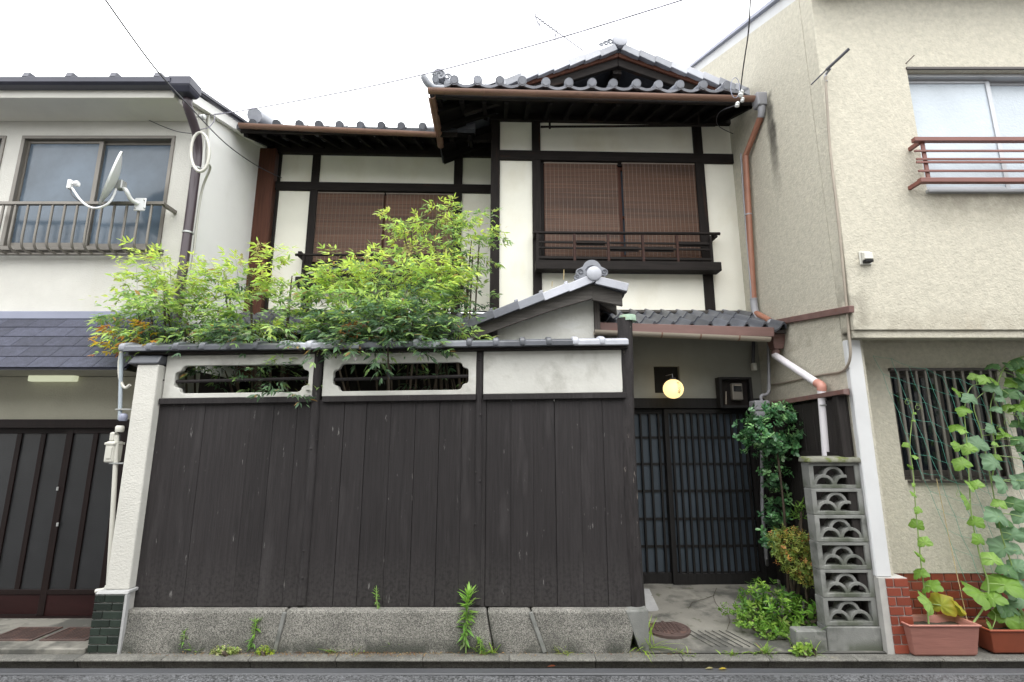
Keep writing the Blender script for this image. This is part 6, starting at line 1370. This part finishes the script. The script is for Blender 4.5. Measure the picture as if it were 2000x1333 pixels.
vine('pale gourd vine climbing in the middle of the barred window', [[(1893, 1228, 3.97), (1925, 1180), (1930, 1140), (1915, 1090), (1898, 1010), (1893, 940), (1888, 860), (1884, 800), (1897, 756), (1930, 752)], [(1925, 1180), (1945, 1200)]],
     [(1872, 766, 24, 0), (1896, 780, 26, 1), (1884, 803, 24, 0), (1868, 835, 24, 0), (1882, 842, 18, 3), (1872, 872, 22, 0), (1893, 878, 24, 3), (1880, 907, 28, 0), (1898, 950, 26, 3), (1890, 980, 32, 0), (1908, 948, 20, 3), (1905, 1021, 24, 0), (1914, 1056, 24, 0), (1938, 1093, 30, 3), (1904, 738, 20, 3), (1915, 1160, 50, 0), (1940, 1172, 34, 0), (1962, 1143, 56, 0), (1965, 1208, 40, 0), (1938, 1228, 28, 3), (1902, 1222, 18, 3), (1925, 742, 24, 3)], 4.0, ((1872, 970, .03),))
vine('blue-green gourd vine with large leaves right of the pale vine', [[(1990, 1240, 3.98), (1990, 1170), (1978, 1110), (1955, 1040), (1932, 920), (1915, 840), (1902, 790), (1928, 762)]],
     [(1910, 870, 38, 1), (1942, 905, 40, 1), (1962, 948, 40, 1), (1952, 985, 22, 3), (1962, 1022, 26, 4), (1960, 1072, 42, 1), (1992, 1075, 28, 1), (1985, 1108, 30, 1), (1988, 1140, 36, 1), (1998, 1180, 36, 1), (1950, 1010, 40, 1), (1996, 1010, 30, 1), (1940, 840, 26, 1), (1960, 850, 22, 0), (1990, 945, 34, 1), (1975, 1190, 34, 4), (1998, 870, 30, 4), (2008, 940, 34, 1), (1980, 985, 30, 4), (2010, 1050, 36, 1), (1975, 1045, 30, 1), (2006, 1115, 38, 1), (1968, 1115, 30, 4), (2000, 1215, 38, 0), (1975, 1160, 36, 1), (1960, 1190, 34, 4)], 4.06, ((1965, 830, .03),))
vine('tangled gourd vine tips arching over the upper right of the net', [[(2010, 695), (1975, 705), (1958, 725), (1947, 755), (1940, 775), (1955, 800), (1985, 812), (2010, 810)], [(1936, 940), (1944, 890), (1937, 830), (1935, 790), (1947, 755)]],
     [(1945, 745, 26, 0), (1942, 760, 30, 1), (1988, 750, 38, 0), (1995, 770, 34, 1), (1975, 715, 26, 4), (1990, 712, 26, 4), (1938, 716, 22, 4), (1958, 780, 24, 1), (1968, 795, 18, 3), (1985, 798, 26, 0), (1998, 815, 26, 4), (1998, 735, 26, 4), (1970, 770, 28, 4), (1945, 800, 18, 1), (1962, 845, 22, 0), (1945, 868, 12, 3), (2004, 748, 34, 4), (2010, 790, 34, 0), (2006, 718, 34, 0), (2012, 830, 34, 1), (1990, 860, 26, 4), (2008, 900, 32, 1), (1948, 895, 16, 0), (1990, 830, 24, 4)], 4.08, ((1995, 705, .03), (1950, 840, .025)))
nn = thing('garden_net', 'green plant net hung slantwise in front of the barred window', 'net', P(1800, 1200, 4.12))
def npt(i, j): 
    return P(1756 + 33.5 * i + 15.5 * j + 2 * math.sin(i * 5 + j * 3), 741 + 10 * i + 38 * j + 3 * math.sin(i * 3 + j), 4.12 + .01 * math.sin(i + j))
for nm, A, B in (('warp_cords', range(-1, 7), range(-1, 12)), ('weft_cords', range(-1, 12), range(-1, 7))):
    m = MB()
    for a in A:
        pts = [npt(a, b) if nm[1] == 'a' else npt(b, a) for b in B]; pts = [p for p in pts if p.x < 4.6]
        if len(pts) > 2:
            q = [pts[0]]
            for p0, p1 in zip(pts, pts[1:]): q += [p0.lerp(p1, .5) - Vector((0, 0, .006)), p1]
            m.tube(q, .0013, 4)
    m.build(nm, M['net'], nn)
st_ = thing('plant_string', 'tan hemp string stretched from the planter up to the net', 'string', P(1895, 1228, 4.0))
MB().tube([P(1893, 1230, 3.98), P(1862, 1090, 4.05), P(1829, 935, 4.1)], .0025, 5).build('strand', M['string'], st_)
MB().tube([P(1810, 1232, 3.9), P(1835, 1222, 3.95), P(1892, 1230, 3.9)], .0025, 5).build('strand', M['string'], st_)
